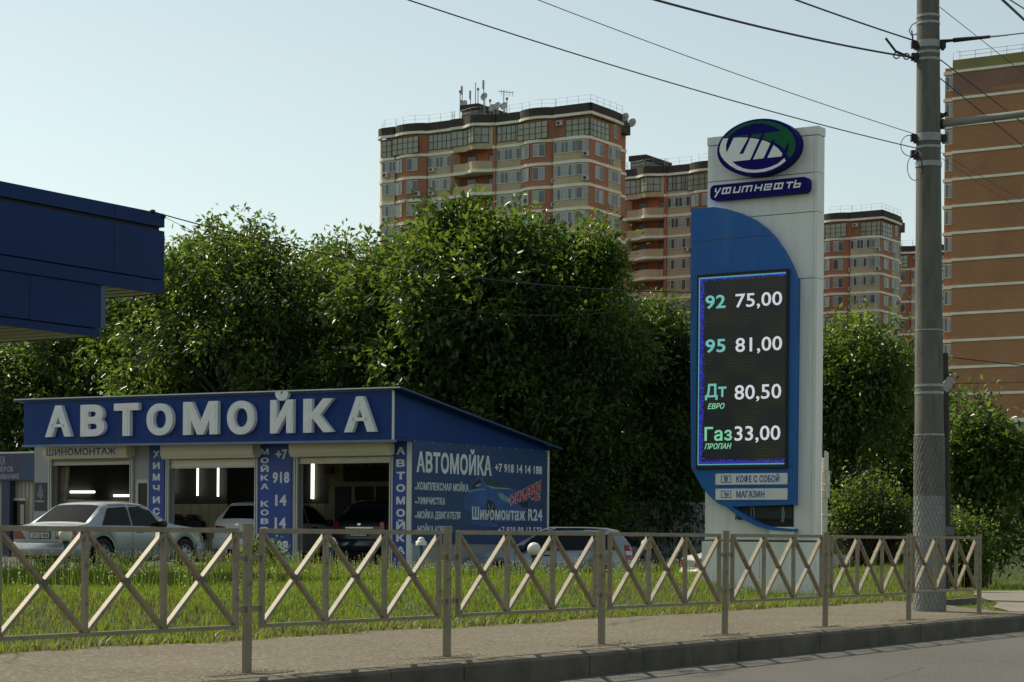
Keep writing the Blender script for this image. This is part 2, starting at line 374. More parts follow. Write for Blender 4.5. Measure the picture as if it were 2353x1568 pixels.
# ------------------------------------------------------------------ railing along the kerb
M_fence = mat('fence_paint', (0.245, 0.21, 0.14), 0.55, spec=0.4, var=0.2, vscale=5, dirt=(0.13, 0.10, 0.07), dscale=13, dlo=0.56, dhi=0.70, bump=0.1, bscale=60)
M_fdirt = mat('joint_steel', (0.12, 0.11, 0.09), 0.7, var=0.3, vscale=20)
LS = 2.627
fence = thing('pedestrian_fence', 'long grey beige steel railing of crossed bars along the kerb', 'fence', (P0.x, P0.y, 0.15), RZ)
FV0, FV1 = 0.16, LS - 0.135
ZB, ZT = 0.335, 1.075
def seg_panel(off):
    parts = []
    t = 0.036
    def q(name, mb): parts.append((name, mb))
    q('rail', MB().box(-t / 2, t / 2, FV0 - t / 2, FV1 + t / 2, ZT - t, ZT, M_fence))
    q('rail', MB().box(-t / 2, t / 2, FV0 + t / 2, FV1 - t / 2, ZB, ZB + t * 0.8, M_fence))
    c = (FV1 - FV0) / 3
    for k in range(4):
        y = FV0 + c * k; q('upright', MB().box(-t / 2 - .001, t / 2 + .001, y - t / 2, y + t / 2, ZB if k in (0, 3) else ZB + t * 0.8, ZT - t, M_fence))
    for k in range(3):
        ya, yb = FV0 + c * k + t / 2, FV0 + c * (k + 1) - t / 2; za, zb = ZB + t * .8, ZT - t
        ym, zm = (ya + yb) / 2, (za + zb) / 2
        w = 0.027; d = Vector((0, yb - ya, zb - za)).normalized(); nrm = Vector((0, -d.z, d.y))
        q('brace', MB().bar((0, ya, zb - .01), (0, yb, za + .01), 0.044, w, M_fence, (0, .7, .7)))
        jb = MB()
        jb.bar((0, ya, za + .01), (0, ym - d.y * w * .62, zm - d.z * w * .62), 0.0445, w, M_fence, (0, -.7, .7))
        jb.bar((0, ym + d.y * w * .62, zm + d.z * w * .62), (0, yb, zb - .01), 0.0445, w, M_fence, (0, -.7, .7))
        jb.box(-.0235, .0235, ym - .028, ym + .028, zm - .024, zm + .024, M_fdirt)
        for s in (-1, 1): jb.lathe([(0, .026), (.006, .026), (.006, .02)], M_fdirt, 6, Matrix.Translation((0, ym + s * .02, zm - .004)) @ Matrix.Rotation(R_(90), 4, 'Y') )
        q('brace', jb)
    return parts
def build_panel():
    pr = None
    ps = seg_panel(0)
    root = ps[0][1].build('panel', fence, bevel=0.002)
    root.name = 'panel'
    for nme, mb in ps[1:]: mb.build(nme, root, bevel=0.002)
    return root
pan = build_panel()
pmb = MB(); pmb.box(-.027, .027, -.027, .027, -0.12, 1.10, M_fence)
post = pmb.build('post', fence, bevel=0.004)
for zc in (0.48, 0.855):
    lg = MB()
    lg.box(-.008, .008, -.135 - .02, -.0275, zc - .022, zc + .022, M_fence); lg.box(-.008, .008, .0275, .16 + .02, zc - .022, zc + .022, M_fence)
    lg.box(-.031, .031, -.031, .031, zc - .018, zc + .018, M_fence)
    lg.build('bracket', post, bevel=0.002)
cpb = MB(); cpb.box(-.029, .029, -.029, .029, 1.1005, 1.108, M_fence); cpb.build('cap', post)
pan.location = (0, -LS, 0)
for i in range(6):
    c = copy_tree(pan, fence); c.location = (random.uniform(-.006, .006), i * LS, random.uniform(-.006, .006))
for i in [-1] + list(range(1, 7)):
    c = copy_tree(post, fence); c.location = (0, i * LS, 0)
    if i == 6:                                             # the end post carries lugs on one side only
        for ch_ in [q for q in bpy.data.objects if q.parent == c and q.name.startswith('bracket')]:
            zc = sum(v.co.z for v in ch_.data.vertices) / len(ch_.data.vertices); lg = MB()
            lg.box(-.008, .008, -.155, -.0275, zc - .022, zc + .022, M_fence); lg.box(-.031, .031, -.031, .031, zc - .018, zc + .018, M_fence)
            o_ = lg.build('bracket', c, bevel=.002); bpy.data.objects.remove(ch_)
    c.rotation_euler = (random.uniform(-.006, .006), random.uniform(-.008, .008), random.uniform(-.06, .06))

# ------------------------------------------------------------------ big concrete pole
pf = ground_hit(2136, 1405, 0.15); YP = pf.y
def pole_pt(py, side=0.0, px=None):                     # a point on the pole axis at a photo height
    t = (1405 - py) / 1405.0; cx = 2136 + (2132.5 - 2136) * t
    return at(cx if px is None else px, py, YP)
pole = thing('utility_pole', 'thick tapering concrete utility pole with white painted mesh wrapped foot', 'utility pole', (pf.x, pf.y, 0.15))
M_conc = mat('pole_concrete', (0.15, 0.148, 0.125), 0.9, var=0.25, vscale=2.0, stretch=(3, 3, 0.5), bump=0.5, bscale=35, dirt=(0.085, 0.085, 0.075), dscale=3.0, dlo=0.45, dhi=0.75)
M_concw = mat('pole_whitewash', (0.27, 0.285, 0.275), 0.9, var=0.18, vscale=5, bump=0.5, bscale=35, dirt=(0.24, 0.24, 0.22), dscale=5, dlo=0.5, dhi=0.75)
def prel(p): return Vector((p.x - pf.x, p.y - pf.y, p.z - 0.15))
k_ = YP / FPX
def prad(py): return (72 + (51 - 72) * (1405 - py) / 1405) / 2 * k_
ztop = prel(pole_pt(-260)).z
ax = lambda py: prel(pole_pt(py))
def ring_tube(mb, y0, y1, mt, extra=0.0, n=36, steps=6):
    mb.tube([ax(y0 + (y1 - y0) * i / steps) for i in range(steps + 1)], [prad(y0 + (y1 - y0) * i / steps) + extra for i in range(steps + 1)], mt, n)
sh = MB(); ring_tube(sh, 1415, -260, M_conc, steps=20); shaft = sh.build('shaft', pole)
s2 = MB(); ring_tube(s2, 1412, 1140, M_concw, 0.004); s2.build('painted_foot', pole)
net = MB()
NH = 22
for sgn in (1, -1):
    for h in range(NH):
        pts = []
        for i in range(31):
            py = 1404 - (1404 - 1005) * i / 30; a = 2 * math.pi * h / NH + sgn * i * 0.16
            c = ax(py); r = prad(py) + 0.009; pts.append((c.x + r * math.cos(a), c.y + r * math.sin(a), c.z))
        net.tube(pts, 0.0035, M_steel, 3, caps=False)
net.build('wire_netting', pole)
for py, hh, ex in ((39, 3, .006), (55, 3, .006), (104, 8, .012), (123, 3, .006), (139, 3, .006), (318, 9, .014), (340, 3, .006), (379, 6, .01), (887, 3, .006), (904, 3, .006), (1000, 2, .006), (760, 1.5, .004)):
    bd = MB(); ring_tube(bd, py + hh, py - hh, M_steel, ex, 28, 1); bd.build('steel_band', pole)
br = MB()
for py, s in ((104, 1), (104, -1), (132, -1), (318, 1), (318, -1), (379, -.55), (355, -1)):
    c = ax(py); r = prad(py); x = c.x + s * (r + .03)
    br.box(x - .05, x + .05, c.y - .06, c.y + .03, c.z - .05, c.z + .05, M_wire if py != 379 else M_steel)
    br.box(x - .02, x + .02, c.y - .09, c.y - .05, c.z - .09, c.z + .03, M_wire)
br.build('bracket', pole)
ins = MB()
a0 = prel(at(2159, 96, YP)); a1 = a0 + Vector((DY, -DX, -.03)) * 0.75
ins.tube([a0, a0 + (a1 - a0) * .25], [.03, .02], M_wire, 8); ins.tube([a0 + (a1 - a0) * .25, a0 + (a1 - a0) * .28, a1], [.014, .034, .022], M_wire, 8); ins.tube([a1, a1 + (a1 - a0) * .35], [.014, .012], M_steel, 6)
ins.build('insulator', pole)
arm = MB(); e0 = prel(at(2160, 286, YP)); arm.tube([e0, e0 + Vector((DY * .06, -DX * .06, 0))], .075, M_wire, 10)
arm.tube([e0, e0 + Vector((DY, -DX, 0.02)) * 4.5], .052, mat('arm_paint', (.2, .22, .2), .6, var=.2), 12)
for q_ in (.02, .1): arm.tube([e0 + Vector((0, 0, .1)), e0 + Vector((q_, 0, .16))], .03, M_wire, 8)
arm.build('bracket_arm', pole)
lp = MB()
for (cx, cy, rr, rz) in ((2090, 335, 20, 24), (2102, 385, 17, 30)):
    pts = [prel(at(cx + rr * math.cos(t), cy + rz * math.sin(t), YP - 0.15)) for t in np.linspace(0, 2 * math.pi, 25)]
    lp.tube(pts, .006, M_wire, 5)
lp.tube([prel(at(x, y, YP - .1)) for x, y in ((2106, 52), (2095, 58), (2089, 72), (2095, 82), (2107, 78))], .009, M_wire, 5)
lp.tube([prel(at(x, y, YP - .1)) for x, y in ((2095, 70), (2098, 92), (2108, 108))], .012, M_wire, 5)
for (x, y) in ((2060, 128), (2083, 130)):
    lp.tube([prel(at(x + 7 * math.cos(t), y + 7 * math.sin(t), YP - .1)) for t in np.linspace(0, 2 * math.pi, 13)], .01, M_wire, 5)
lp.build('cable_loop', pole)

# ------------------------------------------------------------------ overhead cables
def cable(label, a, b, sag, r, ext=0.0, both=False, name='overhead_cable', group='overhead cables'):
    a, b = Vector(a), Vector(b); d_ = b - a; b = b + d_ * ext; a = a - d_ * ext * both; pts = []
    for i in range(25):
        t = i / 24; p = a.lerp(b, t); p.z -= sag * 4 * t * (1 - t); pts.append(p)
    m = MB(); m.tube(pts, r * .68, M_wire, 6); o = m.build(name); tag(o, label, 'cable', group)
    return o
cable('thin cable from the pole up to the left, lowest of the four in the sky', at(2106, 341, YP - .1), at(995, 0, 21), 0.12, .011, .3)
cable('thin cable leaving the pole to the left just above the lowest sky cable', at(2104, 309, YP - .1), at(1270, 0, 23.5), 0.08, .008, .4)
cable('thicker black cable to the left ending in a tension clamp beside the pole', at(2100, 133, YP - .1), at(1580, 0, 22), 0.10, .02, .6)
cable('black cable in the top right sky tied to the pole just under its hook', at(2105, 95, YP - .1), at(1850, 0, 24), 0.04, .017, 1.2)
tl = MB(); tl.tube([at(2035, 88, YP - .1), at(2058, 118, YP - .1), at(2098, 135, YP - .1)], .018, M_wire, 6)
tag(tl.build('cable_stub'), 'short black cable end sticking up from the tension clamp left of the pole', 'cable', 'overhead cables')
iw = a1 + (a1 - a0) * .34 + Vector((pf.x, pf.y, .15))
cable('cable running right from the long black insulator on the pole', iw, iw + Vector((DY * 2, -DX * 2, -.02)), 0.01, .012, 12)
cable('thin cable falling steeply to the right across the top of the insulator cable', at(2160, 17, YP + .1), at(2353, 168, 34), .02, .008, 7)
cable('upper of two dark cables falling right from the pole in front of the brown tower', at(2160, 137, YP + .1), at(2353, 284, 34), .02, .013, 7)
cable('lower of two dark cables falling right from the pole in front of the brown tower', at(2160, 180, YP + .1), at(2353, 336, 34), .02, .013, 7)
cable('upper of two thin wires leaving the pole right below its arm', at(2160, 350, YP + .1), at(2353, 462, 36), .02, .006, 7)
cable('lower of two thin wires leaving the pole right below its arm', at(2160, 362, YP + .1), at(2353, 486, 36), .02, .006, 7)
cable('thick black cable cutting the top right corner of the sky', at(2302, -6, 22), at(2360, 48, 24), .02, .022, 14, True)
cable('second thinner cable beside the thick one in the top right corner', at(2318, -6, 22), at(2362, 22, 24), .02, .012, 14, True)
# ------------------------------------------------------------------ petrol price totem
TY = 37.0
tc_ = at(1871.7, 1300, TY); GT = float(height(tc_.x, tc_.y))
TF = Frame((tc_.x, tc_.y, GT))
tot = thing('price_totem', 'tall white and blue petrol station sign with lit price screen', 'price sign', TF.o, RZ)
def tp(px, py, yl=0.0): return TF.ypl(px, py, yl)
M_tw = mat('totem_white', (0.80, 0.80, 0.76), 0.45, var=0.05, vscale=0.7, dirt=(0.62, 0.61, 0.53), dscale=2.6, dlo=0.48, dhi=0.82, stretch=(1.6, 1.6, .16))
M_tb = mat('totem_blue', (0.022, 0.125, 0.40), 0.5, spec=0.25, var=0.1, vscale=0.8, dirt=(0.04, 0.15, 0.4), dscale=2.5, stretch=(1.5, 1.5, .3))
M_seam = mat('seam_dark', (0.07, 0.07, 0.06), 0.7)
M_navy = mat('emblem_navy', (0.006, 0.005, 0.13), 0.55, spec=0.1, var=0.08)
M_green = mat('emblem_green', (0.015, 0.12, 0.055), 0.55, spec=0.1, var=0.08)
xL = tp(1624, 700)[0]; zTL = tp(1626, 316)[1]; zTop = tp(1871.7, 290)[1]; TH = 0.30
bz = tp(1870, 1243)[1]
bm_ = MB(); seams = [tp(1850, y)[1] for y in (398, 488, 640)]
lv = [bz] + sorted(seams) + [zTop - .16]
for a, b in zip(lv[:-1], lv[1:]): bm_.box(xL, -.075, 0, TH, a + .006, b - .006, M_tw)
bm_.box(xL + .01, -.08, .012, TH - .01, bz, zTop - .1, M_seam)
body = bm_.build('body', tot, bevel=.004)
cb = MB(); cb.box(xL - .012, .012, -.014, TH + .012, zTop - .155, zTop, M_tw); cb.build('cap', tot, bevel=.004)
sb = MB()
for a, b in zip(lv[:-1], lv[1:]): sb.box(-.07, 0, .0, TH, a + .004, b - .004, M_tw)
sb.build('edge_trim', tot, bevel=.003)
pl_ = MB(); xp0 = tp(1613, 1280, -.06)[0]; pl_.box(xp0, .05, -.07, TH + .08, -0.3, bz - .03, M_tw); pl_.box(xp0 + .04, .02, -.03, TH + .04, bz - .03, bz, M_seam)
for px in (1745,): 
    x = tp(px, 1280, -.07)[0]; pl_.box(x - .003, x + .003, -.072, -.069, -.2, bz - .03, M_seam)
pl_.build('plinth', tot, bevel=.004)
# curved blue front panel
YB = -.20
def pp(px, py, yl=YB): return tp(px, py, yl)
out = [(1588, 480), (1640, 476), (1668, 480), (1698, 489), (1728, 503), (1754, 522), (1776, 545), (1797, 575), (1813, 606), (1824, 634), (1829, 640),
       (1826, 900), (1823, 1160), (1668, 1165), (1650, 1158), (1630, 1140), (1614, 1121), (1600, 1096), (1588, 1073), (1586, 800)]
poly = [pp(*q) for q in out][::-1]
fb = MB(); fb.prism(poly, lambda p: (p[0], -.005, p[1]), lambda p: (p[0], YB, p[1]), M_tb)
panel = fb.build('blue_panel', tot)
sm = MB()
for (xa, ya, xb, yb) in ((1588, 556, 1781, 539), (1588, 634, 1824, 627), (1588, 1080, 1823, 1073)):
    p, q = pp(xa, ya, YB), pp(xb, yb, YB); sm.bar((p[0], YB - .001, p[1]), (q[0], YB - .001, q[1]), .008, .008, M_seam, (0, 0, 1))
sm.build('seam', panel)
rim = [(1668, 1165), (1690, 1182), (1715, 1198), (1740, 1210), (1765, 1217), (1790, 1220), (1823, 1222)]
rin = [(1823, 1216), (1790, 1213), (1768, 1210), (1745, 1202), (1722, 1190), (1698, 1175), (1682, 1164.5)]
rm = MB(); rm.prism([pp(*q) for q in rim + rin], lambda p: (p[0], -.005, p[1]), lambda p: (p[0], YB - .001, p[1]), M_tb); rm.build('curved_rim', panel)
cv = MB(); M_cav = mat('cavity', (.02, .022, .02), .8, var=.4, vscale=4)
cav = [(1665, 1161)] + rim[1:] + [(1823, 1158)]
cv.prism([pp(x, y, -.02) for x, y in cav], lambda p: (p[0], -.004, p[1]), lambda p: (p[0], -.012, p[1]), M_cav)
x0, z0 = pp(1690, 1176, -.03); x1, z1 = pp(1821, 1162, -.03); zc = pp(1760, 1192, -.03)[1]
cv.box(x0, x1, -.03, -.02, zc, z1 - .01, mat('cavity_green', (.03, .045, .035), .7, var=.3)); cv.box(x0, x1, -.05, -.03, zc - .02, zc + .01, M_cav)
for px in (1693, 1725, 1731, 1797, 1800):
    a = pp(px, 1164, -.08); b = pp(px - 3 + random.random() * 4, 1200, -.08); cv.tube([(a[0], -.08, a[1]), ((a[0] + b[0]) / 2 + .01, -.07, (a[1] + b[1]) / 2), (b[0], -.08, b[1])], .004, M_signtext, 4)
cv.build('open_compartment', panel)
wb_ = MB(); a = pp(1766, 1211, YB - .01); b = pp(1822, 1228, YB - .01); wb_.box(a[0], b[0], YB + .03, YB + .05, b[1], a[1], M_tw); wb_.build('white_board', panel)
# LED price screen
M_led = mat('led_screen', (.01, .01, .01), .35)
n, b = nodes_of(M_led); L = n.links
tcn = n.nodes.new('ShaderNodeTexCoord'); sx = n.nodes.new('ShaderNodeSeparateXYZ'); L.new(tcn.outputs['Object'], sx.inputs[0])
SX0, SZ1 = tp(1609, 637, YB)[0], tp(1709, 634, YB)[1]; SX1, SZ0 = tp(1807, 900, YB)[0], tp(1705, 1067, YB)[1]
def math_(op, a, b_=None, c=None):
    q = n.nodes.new('ShaderNodeMath'); q.operation = op
    for i, v in enumerate((a, b_, c)):
        if v is None: continue
        if isinstance(v, (int, float)): q.inputs[i].default_value = v
        else: L.new(v, q.inputs[i])
    return q.outputs[0]
nzs = n.nodes.new('ShaderNodeTexNoise'); nzs.inputs['Scale'].default_value = 26; nzs.inputs['Detail'].default_value = 8; L.new(tcn.outputs['Object'], nzs.inputs[0])
nzb = n.nodes.new('ShaderNodeTexNoise'); nzb.inputs['Scale'].default_value = 1.6; nzb.inputs['Detail'].default_value = 5; L.new(tcn.outputs['Object'], nzb.inputs[0])
dl = math_('SUBTRACT', sx.outputs[0], SX0); dr = math_('SUBTRACT', SX1, sx.outputs[0]); db = math_('SUBTRACT', sx.outputs[2], SZ0); dt = math_('SUBTRACT', SZ1, sx.outputs[2])
# the blue noise hugs the left, top and bottom of the screen
dm = math_('MINIMUM', math_('MINIMUM', math_('MULTIPLY', dl, 0.8), db), math_('MULTIPLY', dt, 1.6)); 
edge = math_('ADD', dm, math_('MULTIPLY', math_('SUBTRACT', nzs.outputs[0], .5), .34))
blue = math_('LESS_THAN', edge, .06)
inn = math_('GREATER_THAN', math_('ADD', dm, math_('MULTIPLY', math_('SUBTRACT', nzs.outputs[0], .5), .09)), .02)
blue = math_('MULTIPLY', blue, inn)
cy = math_('LESS_THAN', math_('ABSOLUTE', math_('MINIMUM', math_('MINIMUM', dl, db), dt)), .011)
rows = math_('GREATER_THAN', math_('FRACT', math_('MULTIPLY', sx.outputs[2], 17.0)), .25)
ramp = n.nodes.new('ShaderNodeValToRGB'); ramp.color_ramp.elements[0].position = .38; ramp.color_ramp.elements[0].color = (.0016, .0012, .007, 1)
ramp.color_ramp.elements[1].position = .62; ramp.color_ramp.elements[1].color = (.014, .016, .003, 1); e = ramp.color_ramp.elements.new(.5); e.color = (.006, .009, .005, 1)
L.new(nzb.outputs[0], ramp.inputs[0])
def mixc(f, a, c):
    q = n.nodes.new('ShaderNodeMix'); q.data_type = 'RGBA'
    if isinstance(f, (int, float)): q.inputs[0].default_value = f
    else: L.new(f, q.inputs[0])
    for i, v in ((6, a), (7, c)):
        if isinstance(v, tuple): q.inputs[i].default_value = v
        else: L.new(v, q.inputs[i])
    return q.outputs[2]
c1 = mixc(math_('MULTIPLY', rows, .7), (.0, .0, .0, 1), ramp.outputs[0]); c2 = mixc(blue, c1, (.025, .022, .42, 1)); c3 = mixc(cy, c2, (.08, .34, .40, 1))
L.new(c3, b.inputs['Emission Color']); b.inputs['Emission Strength'].default_value = 1.0
sc_ = MB(); x0, z0 = tp(1603, 1073, YB)[0], tp(1700, 1074, YB)[1]; x1, z1 = tp(1811, 700, YB)[0], tp(1708, 629, YB)[1]
fr = MB()
for q in ((x0 - .02, x1 + .02, z1, z1 + .03), (x0 - .02, x1 + .02, z0 - .03, z0), (x0 - .02, x0 + .012, z0, z1), (x1 - .03, x1 + .02, z0, z1)): fr.box(q[0], q[1], YB - .045, YB - .001, q[2], q[3], M_black)
screen = MB().box(x0, x1, YB - .03, YB - .002, z0, z1, M_led).build('screen', tot)
fr.build('screen_frame', screen, bevel=.003)
M_lc = mat('led_cyan', (.05, .2, .2), .5, emit=(.22, .66, .62), estr=.62); M_lw = mat('led_white', (.2, .2, .2), .5, emit=(.66, .68, .72), estr=.85); M_lg = mat('led_green', (.05, .2, .1), .5, emit=(.28, .75, .45), estr=.68)
YS = YB - .031
def led(name, body_, px0, px1, py_top, py_base, mt, w=.022, shear=0.0):
    x0, z0 = tp(px0, py_base, YS); x1, _ = tp(px1, py_base, YS); _, z1 = tp((px0 + px1) / 2, py_top, YS); z0 = tp((px0 + px1) / 2, py_base, YS)[1]
    m = MB(); text_into(m, body_, x0, x1, z0, z1, front(YS), mt, .003, w, shear); m.build(name, screen)
for (a, ya, yb, pr, pa, pb2) in (('92', 677, 709, '75,00', 671, 704), ('95', 778, 810, '81,00', 773, 807), ):
    led('grade', a, 1621, 1667, ya, yb, M_lc, .018); led('price', pr, 1690, 1797, pa, pb2, M_lw, .010)
led('grade', 'Дт', 1620, 1669, 882, 913, M_lc, .018); led('price', '80,50', 1688, 1795, 882, 917, M_lw, .010); led('grade_note', 'ЕВРО', 1626, 1665, 927, 940, M_lg, .02, .3)
led('grade', 'Газ', 1619, 1682, 981, 1013, M_lg, .018); led('price', '33,00', 1688, 1793, 977, 1012, M_lw, .010); led('grade_note', 'ПРОПАН', 1619, 1681, 1019, 1032, M_lg, .02, .3)
# service boards
M_bt = mat('board_blue_ink', (.015, .07, .36), .5)
for (txt, ya, yb, tx0, tx1, ico) in (('КОФЕ С СОБОЙ', 1088, 1114, 1692, 1791, 'cup'), ('МАГАЗИН', 1123, 1149, 1692, 1757, 'cart')):
    a = pp(1645, ya, YB); b = pp(1810, yb, YB); zt_, zb_ = pp(1727, ya, YB)[1], pp(1727, yb, YB)[1]
    m = MB(); m.box(a[0], b[0], YB - .018, YB - .001, zb_, zt_, M_tw); bo = m.build('service_board', panel, bevel=.003)
    yy = YB - .018; H = zt_ - zb_
    m = MB(); text_into(m, txt, tp(tx0, ya, yy)[0], tp(tx1, ya, yy)[0], zb_ + H * .2, zt_ - H * .2, front(yy), M_bt, .002, .03); m.build('lettering', bo)
    m = MB(); ix0, ix1 = tp(1657, ya, yy)[0], tp(1680, ya, yy)[0]; iz0, iz1 = zb_ + H * .18, zt_ - H * .18; t = .012
    f2 = lambda q0, q1, r0, r1: m.box(q0, q1, yy - .002, yy, r0, r1, M_bt)
    f2(ix0, ix1, iz1 - t, iz1); f2(ix0, ix1, iz0, iz0 + t); f2(ix0, ix0 + t, iz0 + t, iz1 - t); f2(ix1 - t, ix1, iz0 + t, iz1 - t)
    W = ix1 - ix0; G = iz1 - iz0; Q = lambda u, v: (ix0 + u * W, iz0 + v * G)
    def pg(pts): m.prism([Q(*p) for p in pts][::-1], lambda p: (p[0], yy, p[1]), lambda p: (p[0], yy - .0025, p[1]), M_bt)
    if ico == 'cup':
        pg([(.36, .18), (.64, .18), (.68, .66), (.32, .66)]); pg([(.27, .69), (.73, .69), (.73, .76), (.27, .76)]); pg([(.33, .785), (.67, .785), (.63, .86), (.37, .86)])
        m.lathe([(0, .0), (.012, .0)], M_tw, 10, Matrix.Translation((Q(.5, .4)[0], yy - .0045, Q(.5, .4)[1])) @ Matrix.Rotation(R_(90), 4, 'X'))
    else:
        pg([(.2, .78), (.2, .72), (.3, .72), (.42, .32), (.75, .32), (.75, .38), (.46, .38), (.36, .78)])
        for v in (.46, .55, .64): pg([(.42, v), (.76, v), (.77, v + .05), (.41, v + .05)])
        for u in (.46, .56, .66, .75): pg([(u, .44), (u + .035, .44), (u + .045, .7), (u + .01, .7)]) if False else m.box(Q(u, 0)[0], Q(u + .035, 0)[0], yy - .0031, yy, Q(0, .43)[1], Q(0, .7)[1], M_bt)
        for u in (.47, .68): m.lathe([(0, 0), (.011, 0)], M_bt, 10, Matrix.Translation((Q(u, .22)[0], yy - .003, Q(u, .22)[1])) @ Matrix.Rotation(R_(90), 4, 'X'))
    m.build('pictogram', bo)
    m = MB()
    for px in (1648, 1700, 1755, 1807):
        for z in (zb_ + .02, zt_ - .02): m.lathe([(0, .004), (.006, .003), (.007, 0)], M_seam, 6, Matrix.Translation((tp(px, ya, yy)[0], yy, z)) @ Matrix.Rotation(R_(90), 4, 'X'))
    m.build('screw', bo)
# emblem and name plate
YE = -.24
def ez(zx, zy, yl=YE): return TF.ypl((2780 + zx / 4.126) * .57446, (450 + zy / 4.126) * .57446, yl)
ex0, ez0 = ez(365, 640); ex1, _ = ez(1703, 500); exc, ezc = ez(1034, 575); ezt = ez(1034, 108)[1]; ezb = ez(1034, 1040)[1]
A_, B_ = (ex1 - ex0) / 2, (ezt - ezb) / 2; cxE, czE = (ex0 + ex1) / 2, (ezt + ezb) / 2
ell = [(cxE + A_ * math.cos(t), czE + B_ * math.sin(t)) for t in np.linspace(0, 2 * math.pi, 65)[:-1]]
m = MB(); m.prism(ell, lambda p: (p[0], -.004, p[1]), lambda p: (p[0], YE, p[1]), M_navy, smooth=True); emb = m.build('emblem', tot)
def logo(name, polys, mt, lift):
    m = MB()
    for i, pz in enumerate(polys):
        q = [ez(*p) for p in pz]; ar = sum(q[i][0] * q[(i + 1) % len(q)][1] - q[(i + 1) % len(q)][0] * q[i][1] for i in range(len(q)))
        if ar < 0: q = q[::-1]
        m.prism(q, lambda p: (p[0], YE, p[1]), lambda p: (p[0], YE - lift, p[1]), mt)
    m.build(name, emb)
logo('white_mark', [[(468, 433), (553, 428), (530, 480), (515, 540), (512, 600), (522, 672), (640, 420), (760, 415), (880, 420), (730, 690), (798, 684), (915, 425), (1000, 435), (1062, 448), (910, 783), (615, 815), (700, 880), (800, 925), (900, 945), (1000, 950), (1130, 935), (1250, 900), (1370, 845), (1478, 755), (1498, 805), (1400, 880), (1280, 940), (1150, 980), (1000, 997), (850, 990), (700, 950), (580, 880), (490, 800), (430, 720), (405, 640), (412, 560), (440, 480)],
     [(1108, 460), (1180, 480), (1245, 512), (1130, 760), (958, 778)], [(1297, 540), (1370, 595), (1443, 685), (1425, 728), (1195, 752)]], M_letter, .004)
logo('green_mark', [[(480, 415), (560, 340), (680, 250), (800, 190), (950, 150), (1100, 135), (1250, 150), (1400, 195), (1520, 265), (1610, 360), (1655, 450), (1666, 560), (1640, 660), (1552, 762), (1515, 680), (1545, 620), (1552, 540), (1540, 485), (1480, 620), (1440, 575), (1380, 530), (1310, 490), (1330, 447), (1275, 452), (1262, 490), (1190, 462), (1115, 440), (1155, 345), (1430, 310), (1330, 250), (1230, 205), (1100, 183), (960, 190), (820, 230), (700, 290), (610, 360), (560, 410)],
     [(640, 402), (875, 372), (862, 405), (760, 405)], [(940, 368), (1110, 350), (1075, 430), (1000, 415), (918, 412)]], M_green, .004)
YN = -.16
def nz_(zx, zy, yl=YN): return ez(zx, zy, yl)
nx0, nx1 = nz_(250, 1320)[0], nz_(1865, 1200)[0]; nzt = nz_(1060, 1132)[1]; nzb = nz_(1060, 1388)[1]
rr = .09; pl2 = []
for cx, cz, a0 in ((nx1 - rr, nzt - rr, 0), (nx0 + rr, nzt - rr, 90), (nx0 + rr, nzb + rr, 180), (nx1 - rr, nzb + rr, 270)):
    pl2 += [(cx + rr * math.cos(R_(a0 + t)), cz + rr * math.sin(R_(a0 + t))) for t in range(0, 91, 15)]
m = MB(); m.prism(pl2, lambda p: (p[0], -.004, p[1]), lambda p: (p[0], YN, p[1]), M_navy); npl = m.build('name_plate', tot)
GL = {'у': [[(0, 1), (0.02, .62), (.42, .3)], [(.95, 1), (.3, -.55)]], 'ф': [[(0, 0), (0, 1), (1, 1), (1, 0), (0, 0)], [(.5, 0), (.5, 1)]], 'и': [[(0, 1), (0, 0), (1, 0), (1, 1)]],
      'м': [[(0, 0), (0, 1), (1, 1), (1, 0)], [(.5, 0), (.5, 1)]], 'н': [[(0, 0), (0, 1)], [(1, 0), (1, 1)], [(0, .5), (1, .5)]], 'е': [[(1, 0), (0, 0), (0, 1), (1, 1), (1, .5), (.35, .5)]],
      'т': [[(-.1, 1), (1.1, 1)], [(.5, 1), (.5, 0)]], 'ь': [[(0, 1.3), (0, 0), (1, 0), (1, .62), (0, .62)]]}
boxes = [('у', 335, 425), ('ф', 460, 600), ('и', 648, 752), ('м', 790, 955), ('н', 1000, 1112), ('е', 1155, 1270), ('ф', 1318, 1462), ('т', 1520, 1608), ('ь', 1645, 1750)]
m = MB(); cnt = 0
for ch, a, b in boxes:
    ym = 1348 - (a + b - 900) / 2 * .088
    xa, za = nz_(a, ym - 6, YN); xb, _ = nz_(b, ym - 6, YN); z1 = nz_((a + b) / 2, ym - 92, YN)[1]; z0 = nz_((a + b) / 2, ym - 8, YN)[1]
    h = z1 - z0; th = h * .29
    for st in GL[ch]:
        P = [(xa + u * (xb - xa) * .86 + (v - .5) * h * .3, z0 + v * h) for u, v in st]
        for (p, q) in zip(P[:-1], P[1:]):
            cnt += 1; d = Vector((q[0] - p[0], q[1] - p[1])).normalized(); e = d * th * .5; w = Vector((-d.y, d.x)) * th * .5
            p2, q2 = Vector(p) - e * .9, Vector(q) + e * .9
            lf = .004 + .00035 * (cnt % 7)
            m.prism([p2 + w, p2 - w, q2 - w, q2 + w], lambda s: (s[0], YN, s[1]), lambda s: (s[0], YN - lf, s[1]), M_letter)
m.build('lettering', npl)

